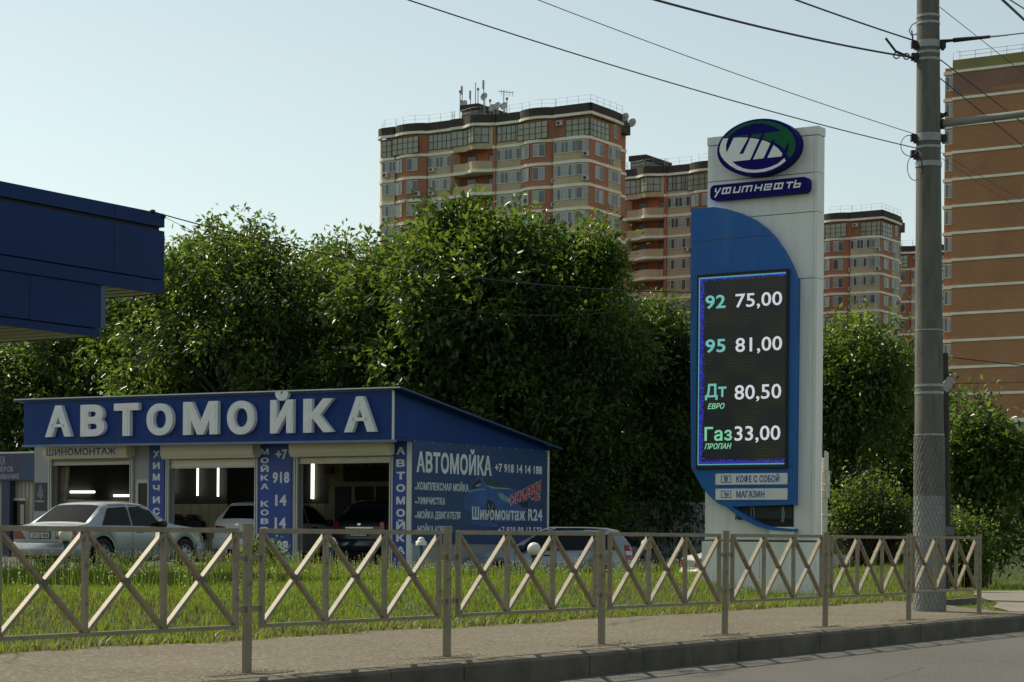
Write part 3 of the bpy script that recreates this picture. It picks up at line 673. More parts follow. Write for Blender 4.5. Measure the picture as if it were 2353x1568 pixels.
# road sign post seen edge-on just right of the totem
sp = at(1894, 1290, 35.0); gs = float(height(sp.x, sp.y)); q0 = lambda px, py: (at(px, py, 35.0) - Vector((sp.x, sp.y, gs)))
sp_t = thing('sign_post', 'white sign post with plates seen edge on beside the totem', 'road sign', (sp.x, sp.y, gs))
M_spw = mat('sign_post_white', (.62, .6, .52), .5, var=.15, vscale=6, dirt=(.35, .25, .15), dscale=9, dlo=.6, dhi=.8)
m = MB(); m.tube([(0, 0, -.2), q0(1892, 1110), q0(1894.5, 1052)], .038, M_spw, 12); m.tube([q0(1897, 1245), q0(1899, 1105)], .026, M_spw, 10); m.build('post', sp_t)
for (ya, yb, px, w) in ((1038, 1083, 1899, .34), (1082, 1112, 1903, .3), (1112, 1145, 1902, .3)):
    c = (q0(px, ya) + q0(px, yb)) / 2; h = q0(px, ya).z - q0(px, yb).z
    m = MB(); T = Matrix.Translation(c) @ Matrix.Rotation(R_(77), 4, 'Z'); m.box(-w, w, -.012, .012, -h / 2, h / 2, M_spw, T); m.build('sign_plate', sp_t, bevel=.004)
for y in (1086, 1113, 1127, 1185): c = q0(1896, y); m = MB(); m.tube([c + Vector((-.06, -.03, 0)), c + Vector((.1, -.03, 0))], .022, M_spw, 8); m.build('clamp', sp_t)

# ------------------------------------------------------------------ station canopy
CY_ = 38.0; cc = at(372, 1300, CY_); CF = Frame((cc.x, cc.y, 0.4))
can = thing('station_canopy', 'dark blue two tier petrol station canopy cut by the frame', 'canopy', CF.o, RZ)
M_can = mat('canopy_blue', (0.003, 0.026, 0.125), 0.5, spec=0.2, var=0.12, vscale=0.5)
M_sof = mat('soffit_cream', (0.62, 0.58, 0.44), 0.6)
cz8 = lambda zx, zy, xl=0.0: CF.xpl(zx * .36622, (700 + zy / 1.5687) * .57446, xl)
z_t = cz8(1018, 243)[1]; z_g0 = cz8(1018, 328)[1]; z_g1 = cz8(1018, 352)[1]; z_l = cz8(1012, 662)[1]; z_b = cz8(1014, 748)[1]
yE = -14.0; XD = -9.0
m = MB(); y718 = cz8(718, 400)[0]
for (a, b) in ((z_g0, z_t), (z_l + .012, z_g1), (z_b, z_l - .012)):
    for (u, v) in ((yE, y718 - .004), (y718 + .004, 0.0)): m.box(-.06, 0, u, v, a, b, M_can)
    m.box(XD, -.061, -.06, 0, a, b, M_can)
m.build('fascia', can, bevel=.003)
m = MB(); m.box(XD + .05, -.07, yE, -.07, z_b + .05, z_t - .08, M_black); m.build('core', can)
m = MB()
ns = 36
for i in range(ns * 2):
    y0, y1 = yE * i / (ns * 2.0) - .075, yE * (i + 1) / (ns * 2.0) - .075 + .03; dz = .02 if i % 2 else 0
    m.box(XD + .06, -.07, y1, y0, z_b + .01 - dz * .5, z_b + .045 - dz * .5, M_sof)
m.build('soffit', can)
yl1 = cz8(661, 840, -.04)[0]; zl_b = cz8(628, 1018, -.04)[1]; zl_g = cz8(628, 968, -.04)[1]; y187 = cz8(187, 800, -.04)[0]; yl0 = cz8(630, 800, -.04)[0]; yl2 = cz8(628, 1000, -.04)[0]
m = MB()
for (u, v) in ((yE, y187 - .004), (y187 + .004, yl0)): m.box(-.10, -.04, u, v, zl_g + .012, z_b - .002, M_can)
m.box(-.10, -.04, yE, yl2, zl_b, zl_g - .012, M_can); m.box(XD + 1, -.101, yl2 - .06, yl2, zl_b, zl_g - .012, M_can); m.box(XD + 1, -.101, yl0 - .06, yl0, zl_g + .012, z_b - .002, M_can)
m.build('lower_fascia', can, bevel=.003)
m = MB(); m.box(-.12, -.03, yl0 + .002, yl1, zl_g + .012, z_b - .002, mat('canopy_trim', (.05, .09, .2), .5, var=.1)); m.build('corner_trim', can, bevel=.004)
m = MB(); m.box(XD + 1.05, -.11, yE, yl2 - .07, zl_b + .05, z_b - .003, M_black); m.build('lower_core', can)
m = MB()
for i in range(60):
    y1 = yl2 - .08 - i * .22; dz = .012 if i % 2 else 0
    m.box(XD + 1.06, -.11, y1 - .23, y1, zl_b + .012 - dz, zl_b + .045 - dz, M_sof)
m.build('lower_soffit', can)
for yy in (-6.5, -12.5):
    m = MB(); m.box(-5.3, -4.9, yy - .2, yy + .2, -.4, zl_b + .03, M_tw); m.build('column', can, bevel=.01)
hk = MB(); c = CF.I @ at(348, 486, CY_ - .4); hk.box(c.x - .03, c.x + .03, c.y - .03, c.y + .03, z_t, c.z + .02, M_steel); hk.build('cable_bracket', can)
cable('black cable sagging from the canopy corner across the treetops to the totem', at(345, 485, CY_ - .4), at(1591, 672, TY + 1.2), 0.35, .016, name='service_cable', group='service cables')
cable('thin cable hanging just below the thicker canopy cable', at(372, 496, CY_), at(1591, 690, TY + 1.2), 0.9, .007, name='service_cable', group='service cables')
tr_ = MB(); tr_.tube([at(348, 486, CY_ - .5), at(356, 487.5, CY_ - .5)], .04, M_wire, 8); tr_.tube([at(373, 497, CY_ - .05), at(380, 500, CY_ - .05)], .03, M_wire, 8)
tag(tr_.build('cable_clamp'), 'small black cable clamps hanging at the canopy corner', 'clamp')
# ------------------------------------------------------------------ car wash
CWY = 50.5; cc = at(900, 1283, CWY); CWZ = 0.40
WF = Frame((cc.x, cc.y, CWZ))
cw = thing('car_wash', 'low blue car wash with white raised letters and three open bays', 'car wash', WF.o, RZ)
def za(zx, zy): return (zx / 2.768 * .57446, (1780 + zy / 2.768) * .57446)
def zb_(zx, zy): return ((560 + zx / 3.136) * .57446, (1760 + zy / 3.136) * .57446)
def zc_(zx, zy): return ((1150 + zx / 3.135) * .57446, (1760 + zy / 3.135) * .57446)
YW = 0.9                                                   # wall plane behind the overhanging fascia
XL = WF.ypl(55, 970, 0)[0]; ZF0 = WF.ypl(900, 1015, 0)[1]; ZF1 = WF.ypl(900, 893, 0)[1]
XWL = WF.ypl(78, 1200, YW)[0]; DEP = WF.xpl(1262, 1150, 0)[0]
# fascia, gable and roof
ZL0 = WF.ypl(55, 1027, 0)[1]; ZL1 = WF.ypl(55, 920, 0)[1]      # the long front sags a little: its far end sits higher
def fz(x, k): return (ZF0 + (ZL0 - ZF0) * x / XL) if k == 0 else (ZF1 + (ZL1 - ZF1) * x / XL)
def fbox(mb, x0, x1, y0, y1, k0, d0, k1, d1, mt):
    vs = [(x, y, fz(x, k) + d) for x in (x0, x1) for y in (y0, y1) for k, d in ((k0, d0), (k1, d1))]
    mb.add(vs, [(0, 1, 3, 2), (4, 6, 7, 5), (0, 4, 5, 1), (2, 3, 7, 6), (0, 2, 6, 4), (1, 5, 7, 3)], mt)
m = MB(); fbox(m, XL, 0, 0, .12, 0, .05, 1, -.05, M_blue); fas = m.build('fascia', cw)
m = MB()
for x in np.linspace(XL, 0, 7)[1:-1]: fbox(m, x - .004, x + .004, -.0015, 0, 0, .05, 1, -.05, M_seam)
m.build('seam', fas)
m = MB(); fbox(m, XL - .05, .03, -.035, .13, 0, -.012, 0, .048, M_bluetrim); m.build('fascia_trim', cw)
m = MB(); fbox(m, XL - .05, .015, -.035, .03, 1, -.048, 1, .02, M_bluetrim); m.build('fascia_trim', cw)
m = MB(); fbox(m, -.005, .03, -.03, .03, 0, .05, 1, -.05, M_whitetrim); m.build('fascia_trim', cw)
yb_, zb1 = WF.xpl(1278, 1031, .3); zsp = WF.xpl(1262, 1036, 0)[1]
ys_ = DEP
m = MB(); poly = [(.125, ZF0 + .03), (ys_, zsp), (ys_, zsp + .06), (.125, ZF1 - .03)]
m.prism(poly, lambda p: (-.10, p[0], p[1]), lambda p: (0, p[0], p[1]), M_blue)
m.build('gable_panel', cw)
zr0, zr1 = ZF1 + .03, zsp + .10
m = MB()
for i in range(1):
    zd = ZL1 - ZF1; vs_ = [(XL - .3, -.12, zr0 + zd), (.34, -.12, zr0), (.34, ys_ + .13, zr1 - .03), (XL - .3, ys_ + .13, zr1 - .03 + zd)]
    m.prism([(0, 0), (1, 0), (2, 0), (3, 0)], lambda p: Vector(vs_[p[0]]) - Vector((0, 0, .05)), lambda p: vs_[p[0]], M_bluetrim if False else mat('roof_sheet', (.02, .045, .14), .45, var=.1))
m.build('roof', cw)
m = MB(); fbox(m, XL - .25, .3, -.135, -.1, 1, .0, 1, .03, M_whitetrim); m.build('roof_edge', cw)
# raised letters
lw = [('А', 104, 164, 932, 1004), ('В', 185, 240, 930, 1003), ('Т', 262, 318, 927, 1002), ('О', 337, 397, 928, 1000), ('М', 421, 500, 923, 999), ('О', 522, 585, 922, 998), ('Й', 621, 673, 919, 996), ('К', 697, 766, 916, 994), ('А', 791, 863, 911, 993)]
for ch, a, b, t, bt in lw:
    x0, x1 = WF.ypl(a, 960, -.12)[0], WF.ypl(b, 960, -.12)[0]; z1 = WF.ypl((a + b) / 2, t, -.12)[1]; z0 = WF.ypl((a + b) / 2, bt, -.12)[1]
    m = MB(); text_into(m, ch, x0, x1, z0, z1, front(-.002), M_letter, .13, .05); o = m.build('letter', fas)
m = MB(); fbox(m, XL, 0, .121, YW + .2, 0, .10, 0, .14, M_wallgrey); m.build('eave_soffit', cw)
# walls, floor, back and ceiling
zfl = -.2; zt_ = ZL0 + .04
x_end = -.02
O1 = (WF.ypl(za(577, 0)[0], 1150, YW)[0], WF.ypl(za(1447, 0)[0], 1150, YW)[0])
O2 = (WF.ypl(zb_(372, 0)[0], 1150, YW)[0], WF.ypl(zb_(1450, 0)[0], 1150, YW)[0])
O3 = (WF.ypl(zc_(135, 0)[0], 1150, YW)[0], WF.ypl(zc_(1290, 0)[0], 1150, YW)[0])
XD0, XD1 = WF.ypl(za(1482, 0)[0], 1150, YW)[0], WF.ypl(za(1640, 0)[0], 1150, YW)[0]
XE = WF.ypl(947, 1150, YW)[0]
ZO = WF.ypl(zb_(900, 250)[0], zb_(900, 250)[1], YW)[1]
ZDoor = WF.ypl(*za(1560, 383), YW)[1]
m = MB()
for a, b in ((XWL, O1[0]), (O1[1], XD0), (XD1, O2[0]), (O2[1], O3[0]), (O3[1], XE)): m.box(a, b, YW, YW + .2, zfl, zt_, M_wallgrey)
for a, b in (O1, O2, O3): m.box(a, b, YW + .02, YW + .2, ZO, zt_ - .003, M_wallgrey)
m.box(XD0, XD1, YW + .02, YW + .18, ZDoor, zt_ - .003, M_wallgrey)
m.build('front_wall', cw)
YBK = ys_ - .25
m = MB(); m.box(XE - .25, XE - .02, YW + .2, ys_ - .02, zfl, zt_ + .1, M_wallgrey); m.build('side_wall', cw)
m = MB(); m.box(XWL, XWL + .2, YW + .2, ys_ - .02, zfl, zt_ + .1, M_intwall); m.box(XWL + .2, XE - .25, ys_ - .22, ys_ - .02, zfl, zt_ - .9, M_wallgrey); m.build('rear_wall', cw)
XP = (O1[1] + O2[0]) / 2; XP2 = (O2[1] + O3[0]) / 2
yi = ys_ - .25
ZI = WF.ypl(zb_(900, 805)[0], zb_(900, 805)[1], yi)[1]
y2 = 4.75; xj = WF.ypl(*zb_(1090, 700), y2)[0]
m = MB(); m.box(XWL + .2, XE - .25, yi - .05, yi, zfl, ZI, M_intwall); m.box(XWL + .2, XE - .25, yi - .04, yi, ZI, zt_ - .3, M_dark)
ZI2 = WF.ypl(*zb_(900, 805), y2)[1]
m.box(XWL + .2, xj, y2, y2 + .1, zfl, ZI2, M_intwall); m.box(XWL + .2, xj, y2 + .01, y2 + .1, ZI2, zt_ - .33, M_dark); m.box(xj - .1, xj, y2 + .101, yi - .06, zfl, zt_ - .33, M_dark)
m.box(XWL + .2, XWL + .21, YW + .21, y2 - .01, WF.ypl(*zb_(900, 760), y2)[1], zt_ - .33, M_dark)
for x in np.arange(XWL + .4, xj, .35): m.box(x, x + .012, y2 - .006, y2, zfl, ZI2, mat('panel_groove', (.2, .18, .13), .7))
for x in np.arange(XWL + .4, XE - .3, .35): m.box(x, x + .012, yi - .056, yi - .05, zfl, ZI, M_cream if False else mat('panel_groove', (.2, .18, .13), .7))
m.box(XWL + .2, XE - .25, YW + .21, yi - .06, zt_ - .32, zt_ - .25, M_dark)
xp3 = WF.ypl(*zc_(530, 600), yi - .9)[0]
m.box(xp3, XE - .26, yi - .95, yi - .85, zfl, zt_ - .33, M_intwall)
m.box(xp3, xp3 + .1, yi - .84, yi - .06, zfl, zt_ - .33, M_intwall)
m.build('interior', cw)
yq = yi - .953
def IQ(a, b, c, d, mt, dy, mb):
    x0, z1 = WF.ypl(*zc_(a, b), yq); x1, z0 = WF.ypl(*zc_(c, d), yq); mb.box(x0, x1, yq - dy, yq, z0, z1, mt)
m = MB(); IQ(600, 585, 795, 1100, mat('door_dark', (.02, .025, .03), .6), .02, m); IQ(848, 585, 1080, 760, M_dark, .02, m); IQ(1110, 585, 1285, 760, M_dark, .021, m); m.build('inner_door', cw)
m = MB(); IQ(708, 282, 1330, 520, M_dark, .03, m); ib = m.build('notice_board', cw)
m = MB(); x0, z0 = WF.ypl(*zc_(730, 338), yq - .03); x1, z1 = WF.ypl(*zc_(1300, 288), yq - .03)
text_into(m, 'Мы знаем - Вы цените н', x0, x1, z0, WF.ypl(*zc_(1000, 290), yq - .03)[1], front(yq - .03), mat('board_text_gold', (.3, .24, .12), .6), .003, .015); m.build('lettering', ib)
m = MB(); IQ(495, 348, 575, 430, mat('alarm_red', (.35, .03, .02), .5), .12, m); m.build('alarm_box', cw)
# strip lights
M_tubel = mat('tube_light', (.9, .9, .8), .5, emit=(1.0, .98, .82), estr=3.0)
for (zx, t, bt) in ((403, 335, 685), (722, 335, 700), (978, 335, 712), (1225, 335, 718)):
    yl_ = (yi if zx > 1100 else y2) - .12; x, z0 = WF.ypl(*zb_(zx, bt), yl_); _, z1 = WF.ypl(*zb_(zx, 310), yl_)
    m = MB(); m.tube([(x, yl_, z0), (x, yl_, min(z1, zt_ - .4))], .03, M_tubel, 8); m.build('strip_light', cw)
x, z0 = WF.ypl(*zc_(313, 740), yi - .12); z1 = WF.ypl(*zc_(313, 250), yi - .12)[1]
m = MB(); m.tube([(x, yi - .12, z0), (x, yi - .12, z1)], .05, M_tubel, 8); m.build('strip_light', cw)
for (a, b, y) in ((782, 1045, 522), (1264, 1460, 563)):
    xw_ = XWL + .32; y0_, z = WF.xpl(*za(a, y), xw_); y1_, z1_ = WF.xpl(*za(b, y), xw_); y1_ = min(y1_, y2 - .05)
    m = MB(); m.tube([(xw_, y0_, z), (xw_, y1_, z1_)], .036, M_tubel, 8); m.build('strip_light', cw)
# dark work coats hung on the back wall of the middle bay
for j, zx in enumerate((462, 645)):
    yi_ = y2; x, zt = WF.ypl(*zb_(zx, 930), yi_ - .2); _, zbm = WF.ypl(*zb_(zx, 1150 + j * 90), yi_ - .2); w = .40
    m = MB(); prof = [(0, 1.0), (.2, 1.0), (.24, .97), (.5, .93), (.9, .86), (1.0, .7), (.96, .3), (1.05, 0), (0, 0)]
    pts = [(x + u * w, zbm + v * (zt - .14 - zbm)) for u, v in prof]; pts += [(x - u * w, zbm + v * (zt - .14 - zbm)) for u, v in prof[-2:0:-1]]
    m.prism(pts[::-1], lambda p: (p[0], yi_ - .02, p[1]), lambda p: (p[0], yi_ - .2, p[1]), M_black)
    m.lathe([(0, zt), (.13, zt - .02), (.17, zt - .08), (.2, zt - .13), (.1, zt - .17)], M_black, 12, Matrix.Translation((x, yi_ - .2, 0)))
    tag(oc := m.build('work_coat'), ['black work coat under a cap on the bay wall, left one', 'longer black work coat under a cap nearer the white car'][j], 'coat', 'coats on the bay wall'); oc.location = WF.o; oc.rotation_euler = (0, 0, RZ)
# door in the narrow bay
M_wf = mat('white_frame', (.6, .59, .54), .5, var=.08)
m = MB(); xd0, xd1 = XD0 + .02, XD1 - .0; t = .1
m.box(xd0, xd0 + t, YW + .03, YW + .1, zfl, ZDoor, M_wf); m.box(xd0 + t, xd1, YW + .03, YW + .1, ZDoor - t, ZDoor, M_wf); m.box(xd1 - .06, xd1, YW + .03, YW + .1, zfl, ZDoor - t, M_wf); m.box(xd0 + t, xd1 - .06, YW + .03, YW + .1, zfl, zfl + 1.0, M_wf)
dr = m.build('door', cw); m = MB(); m.box(xd0 + t, xd1 - .06, YW + .06, YW + .07, zfl + 1.0, ZDoor - t, M_glass); m.build('pane', dr)
# shutters
def shutter(x0, x1, ox, zt, zb, zs, txt=None):
    zt = min(fz(x0, 0), fz(x1, 0)) + .06
    m = MB(); yf = YW - .36; prof = [(YW - .003, zb + .04), (YW - .2, zb), (yf + .08, zb), (yf, zb + .12), (yf, zt), (YW - .003, zt)]
    m.prism([(0, p[0], p[1]) for p in prof], lambda p: (x1, p[1], p[2]), lambda p: (x0, p[1], p[2]), M_cream)
    s = m.build('shutter_box', cw, bevel=.01)
    m = MB(); n_ = 3
    for i in range(n_): 
        a = zs + (zb - zs) * i / n_; b = zs + (zb - zs) * (i + 1) / n_; m.box(ox[0] + .005, ox[1] - .005, YW + .03, YW + .06, a + .006, b + .006, M_cream)
    m.box(ox[0] + .005, ox[1] - .005, YW + .02, YW + .07, zs - .05, zs + .004, M_wf); m.build('shutter_curtain', s)
    for xx in (ox[0] - .1, ox[1] + .0):
        m = MB(); m.box(xx, xx + .1, YW - .06, YW + .1, zfl, zb - .002, M_wf); m.box(xx + .04, xx + .06, YW - .064, YW - .06, zfl, zb - .01, M_seam); m.build('guide_rail', s)
    return s, yf
yf = YW - .36
s1 = [WF.ypl(*za(a, 85), yf) for a in (470, 1395)]; zb1_ = WF.ypl(*za(900, 152), yf)[1]; zsl = WF.ypl(*za(900, 205), YW)[1]
zt1 = ZF0 + .02
sh1, yf = shutter(s1[0][0], s1[1][0], O1, zt1, zb1_, zsl)
m = MB(); x0, z0 = WF.ypl(*za(515, 118), yf); x1, _ = WF.ypl(*za(1285, 108), yf); z0 = WF.ypl(*za(900, 113), yf)[1]; z1 = WF.ypl(*za(900, 38), yf)[1]
text_into(m, 'ШИНОМОНТАЖ', x0, x1, z0, z1, front(yf), mat('blue_ink', (.015, .06, .36), .5, var=.15), .004, .02); m.build('lettering', sh1)
shutter(WF.ypl(*zb_(252, 150), yf)[0], WF.ypl(*zb_(1410, 150), yf)[0], O2, zt1, WF.ypl(*zb_(830, 232), yf)[1], WF.ypl(*zb_(900, 330), YW)[1])
shutter(WF.ypl(*zc_(15, 120), yf)[0], WF.ypl(*zc_(1245, 120), yf)[0], O3, zt1, WF.ypl(*zc_(650, 203), yf)[1], WF.ypl(*zc_(700, 270), YW)[1])
# painted sign strips on the piers
M_strip = mat('sign_strip_blue', (.008, .05, .30), .45, var=.1)
def strip_sign(zf, a, b, words):
    x0 = WF.ypl(*zf(a, 500), YW - .03)[0]; x1 = WF.ypl(*zf(b, 500), YW - .03)[0]
    m = MB(); m.box(x0, x1, YW - .03, YW - .002, zfl, zt_ - .004, M_strip); s = m.build('sign_strip', cw)
    m = MB()
    for txt, za_, zb2, zy0, zy1, spc in words:
        if isinstance(txt, str) and spc is None:
            xa = WF.ypl(*zf(za_, zy0), YW - .03)[0]; xb = WF.ypl(*zf(zb2, zy0), YW - .03)[0]; z1 = WF.ypl(*zf((za_ + zb2) / 2, zy0), YW - .03)[1]; z0 = WF.ypl(*zf((za_ + zb2) / 2, zy1), YW - .03)[1]
            text_into(m, txt, xa, xb, z0, z1, front(YW - .03), M_signtext, .004, .045)
        else:
            for i, ch in enumerate(txt):
                if ch == ' ': continue
                zy = zy0 + spc * i; xa = WF.ypl(*zf(za_, zy), YW - .03)[0]; xb = WF.ypl(*zf(zb2, zy), YW - .03)[0]; zm = zf((za_ + zb2) / 2, zy); z1 = WF.ypl(*zm, YW - .03)[1]; z0 = WF.ypl(*zf((za_ + zb2) / 2, zy + zy1), YW - .03)[1]
                text_into(m, ch, xa, xb, z0, z1, front(YW - .03), M_signtext, .004, .045)
    m.build('lettering', s); return s
strip_sign(zb_, 112, 302, [('ХИМЧИСТКА', 163, 250, 137, 88, 143)])
strip_sign(zb_, 1478, 1900, [('МОЙКА КОВРОВ', 1515, 1615, 112, 72, 109), ('+7', 1705, 1850, 112, 242, None), ('918', 1665, 1875, 395, 542, None), ('14', 1697, 1838, 682, 828, None), ('14', 1690, 1832, 968, 1114, None), ('188', 1660, 1862, 1256, 1402, None)])
strip_sign(zc_, 1312, 1527, [('АВТОМОЙКА', 1365, 1475, 88, 97, 156)])
m = MB(); m.box(XE - .13, XE + .02, YW - .06, YW - .002, zfl, zt_ - .003, M_whitetrim); m.box(XE - .015, XE + .02, YW, ys_ - .02, zt_ - .06, zt_, M_whitetrim); m.box(XE - .015, XE + .03, ys_ - .1, ys_ - .0, zfl, zt_ - .002, M_whitetrim); m.build('corner_trim', cw)
# horse poster on the left pier
xa, z1 = WF.ypl(*za(380, 420), YW - .02); xb, z0 = WF.ypl(*za(513, 730), YW - .02)
m = MB(); m.box(xa, xb, YW - .02, YW - .002, z0, z1, mat('poster_dark', (.02, .022, .03), .4, var=.3, vscale=1.5)); po = m.build('poster')
po.location = WF.o; po.rotation_euler = (0, 0, RZ); tag(po, 'dark tyre poster with a pale rearing horse shape on the grey pier', 'poster')
m = MB(); text_into(m, 'Continental', xa + .06, xb - .1, WF.ypl(*za(440, 632), YW - .02)[1], WF.ypl(*za(440, 612), YW - .02)[1], front(YW - .02), M_signtext, .003, .02)
m.build('lettering', po)
m = MB(); hp = [(.2, .55), (.35, .72), (.42, .9), (.55, .95), (.6, .82), (.75, .7), (.7, .6), (.85, .5), (.75, .48), (.62, .55), (.6, .42), (.7, .3), (.6, .32), (.5, .45), (.35, .5)]
m.prism([(xa + u * (xb - xa), z0 + v * (z1 - z0)) for u, v in hp][::-1], lambda p: (p[0], YW - .02, p[1]), lambda p: (p[0], YW - .023, p[1]), mat('poster_pale', (.16, .18, .22), .5, var=.3)); m.build('picture', po)
# plastic strip curtain in the first bay
m = MB()
cx0, cx1 = WF.ypl(*za(592, 400), YW + .42)[0], WF.ypl(*za(775, 400), YW + .42)[0]
for i in range(8):
    u = i / 8; xt0 = cx0 + (cx1 - cx0) * u; xt1 = xt0 + (cx1 - cx0) / 8 * 1.1; sh_ = -.35 * u
    m.add([(xt0, YW + .4 + .03 * (i % 2), ZO - .1), (xt1, YW + .43 - .03 * (i % 2), ZO - .1), (xt1 + sh_, YW + .45, zfl), (xt0 + sh_, YW + .42, zfl)], [(0, 3, 2, 1)], mat('curtain_vinyl', (.3, .27, .2), .5, var=.25, vscale=3))
m.build('bay_curtain', cw)

# ------------------------------------------------------------------ banner on the side wall
XBN = XE + .035
def zbn(zx, zy): return WF.xpl((1620 + zx / 3.408) * .57446, (1740 + zy / 3.408) * .57446, XBN + .02)
y0b, _ = zbn(105, 800); y1b, _ = zbn(1935, 800); z1b = zbn(1000, 140)[1]; z0b = zbn(1000, 1475)[1]
ban = thing('banner', 'dark blue car wash advertising banner on the side wall', 'banner', WF.o, RZ)
M_ban = mat('banner_blue', (.010, .045, .17), .5, var=.3, vscale=.9, dirt=(.010, .055, .15), dscale=.55, dlo=.42, dhi=.62)
n, b = nodes_of(M_ban); L = n.links
m = MB(); m.box(XBN, XBN + .02, y0b, y1b, z0b, z1b, M_ban); m.build('sheet', ban)
m = MB(); fnb = sidepl(XBN + .02)
def bt(txt, a, b_, ya, yb2, mt=M_signtext, w=.02, mb=None, lift=0.004, skew=0.0, yref=None):
    mid = (a + b_) / 2; u0 = zbn(a, (ya + yb2) / 2)[0]; u1 = zbn(b_, (ya + yb2) / 2)[0]; z1 = zbn(mid, ya)[1]; z0 = zbn(mid, yb2)[1]
    text_into(mb or m, txt, u0, u1, z0 - skew * (u1 - u0) / 2, z1 - skew * (u1 - u0) / 2, fnb, mt, .004, w, lift=lift, skew=skew)
bt('АВТОМОЙКА', 155, 1180, 255, 535, w=.035); bt('+7 918 14 14 188', 1225, 1865, 402, 522, w=.03)
for t, b2, ya, yb2 in (('КОМПЛЕКСНАЯ МОЙКА', 865, 658, 762), ('ХИМЧИСТКА', 545, 852, 950), ('МОЙКА ДВИГАТЕЛЯ', 752, 1045, 1145), ('МОЙКА КОВРОВ', 640, 1240, 1340)):
    bt(t, 168, b2, ya, yb2, w=.02); bt('•', 133, 160, ya + 30, yb2, w=.03)
bt('Шиномонтаж', 912, 1640, 985, 1162, w=.025); bt('R24', 1675, 1868, 1003, 1172, w=.03); bt('+7 928 88 13 573', 1265, 1860, 1250, 1358, w=.02)
m.build('lettering', ban)
M_red = mat('discount_red', (.5, .03, .03), .5)
m = MB(); bt('СКИДКИ', 1424, 1850, 722, 868, M_signtext, .075, m, .005, .30); bt('СКИДКИ', 1430, 1846, 725, 864, M_red, .03, m, .0105, .30); bt('-%', 1722, 1845, 790, 905, M_signtext, .075, m, .006, .12); bt('-%', 1727, 1840, 793, 902, M_red, .03, m, .0112, .12); m.build('discount_lettering', ban)
# printed picture of a car
m = MB(); cnt = [0]
def bp(pts, mt):
    cnt[0] += 1; lf = .0012 + .00012 * cnt[0]
    q = [zbn(*p) for p in pts]; ar = sum(q[i][0] * q[(i + 1) % len(q)][1] - q[(i + 1) % len(q)][0] * q[i][1] for i in range(len(q)))
    if ar < 0: q = q[::-1]
    m.prism(q, lambda p: (XBN + .02, p[0], p[1]), lambda p: (XBN + .02 + lf, p[0], p[1]), mt)
Mc1 = mat('print_body', (.024, .10, .30), .5, var=.35, vscale=1.6); Mc2 = mat('print_dark', (.006, .012, .025), .5); Mc3 = mat('print_light', (.22, .34, .44), .5, var=.3, vscale=4); Mc4 = mat('print_glass', (.02, .05, .05), .5, var=.5, vscale=2)
bp([(860, 780), (930, 640), (1000, 575), (1080, 570), (1200, 590), (1300, 640), (1400, 725), (1500, 745), (1650, 820), (1690, 900), (1700, 960), (1640, 1010), (1640, 1160), (1500, 1190), (1250, 1190), (1000, 1120), (800, 1000), (800, 860)], Mc1)
bp([(1060, 580), (1180, 590), (1280, 635), (1390, 720), (1250, 712), (1110, 690), (1075, 640)], Mc4); bp([(890, 740), (950, 640), (1020, 590), (1045, 650), (1050, 700), (960, 735)], Mc2)
bp([(870, 770), (960, 742), (1090, 735), (1090, 748), (960, 760), (870, 785)], Mc3); bp([(1100, 690), (1250, 716), (1400, 726), (1480, 745), (1380, 742), (1200, 735)], Mc3)
bp([(1120, 880), (1190, 900), (1230, 980), (1220, 1150), (1190, 1240), (1130, 1200), (1100, 1050)], Mc2); bp([(1265, 790), (1330, 800), (1430, 870), (1440, 930), (1360, 905), (1290, 860)], Mc3); bp([(1550, 930), (1690, 900), (1680, 985), (1600, 995)], Mc2)
for t in range(5):
    a = R_(72 * t + 20); cx, cy = 1165, 1060; bp([(cx + 8 * math.cos(a), cy + 12 * math.sin(a)), (cx + 48 * math.cos(a - .12), cy + 130 * math.sin(a - .12)), (cx + 48 * math.cos(a + .12), cy + 130 * math.sin(a + .12))], Mc3)
bp([(955, 690), (1030, 660), (1040, 690), (980, 712)], Mc3)
bp([(860, 1190), (1100, 1150), (1280, 1230), (1240, 1260), (1000, 1240)], Mc1)
m.build('car_picture', ban)
m = MB()
for y in np.linspace(y0b + .05, y1b - .05, 9):
    for z in (z0b + .03, z1b - .03): m.box(XBN + .02, XBN + .026, y - .02, y + .02, z - .02, z + .02, M_steel)
m.build('eyelet', ban)

# ------------------------------------------------------------------ neighbouring low shop on the far left
NF = WF
yN = 3.2; xN1 = NF.ypl(*za(378, 250), yN)[0]; xN0 = xN1 - 9
nb = thing('service_shop', 'low shop with dark purple sign beside the car wash, cut by the left edge', 'shop', NF.o, RZ)
zn1 = NF.ypl(*za(200, 95), yN)[1]; zn0 = NF.ypl(*za(200, 395), yN)[1]
m = MB(); m.box(xN0, xN1 - .02, yN + .3, yN + 5, -.2, zn1 - .05, mat('shop_beige', (.5, .47, .4), .6, var=.1, vscale=1.5)); m.build('wall', nb)
m = MB()
for x in np.arange(xN0, xN1, .16): m.box(x, x + .03, yN + .285, yN + .3, -.2, zn0, mat('shop_groove', (.3, .28, .24), .6))
m.build('cladding', nb)
m = MB(); xs_ = NF.ypl(*za(225, 250), yN)[0]
m.box(xN0, xs_, yN, yN + .28, zn0, zn1, mat('shop_purple', (.035, .022, .09), .45, var=.15)); m.box(xs_ + .001, xN1, yN, yN + .28, zn0, zn1, mat('shop_blue', (.02, .05, .13), .45, var=.15)); m.box(xN0, xN1, yN - .02, yN + .3, zn1, zn1 + .05, M_whitetrim); ns_ = m.build('sign_board', nb)
m = MB()
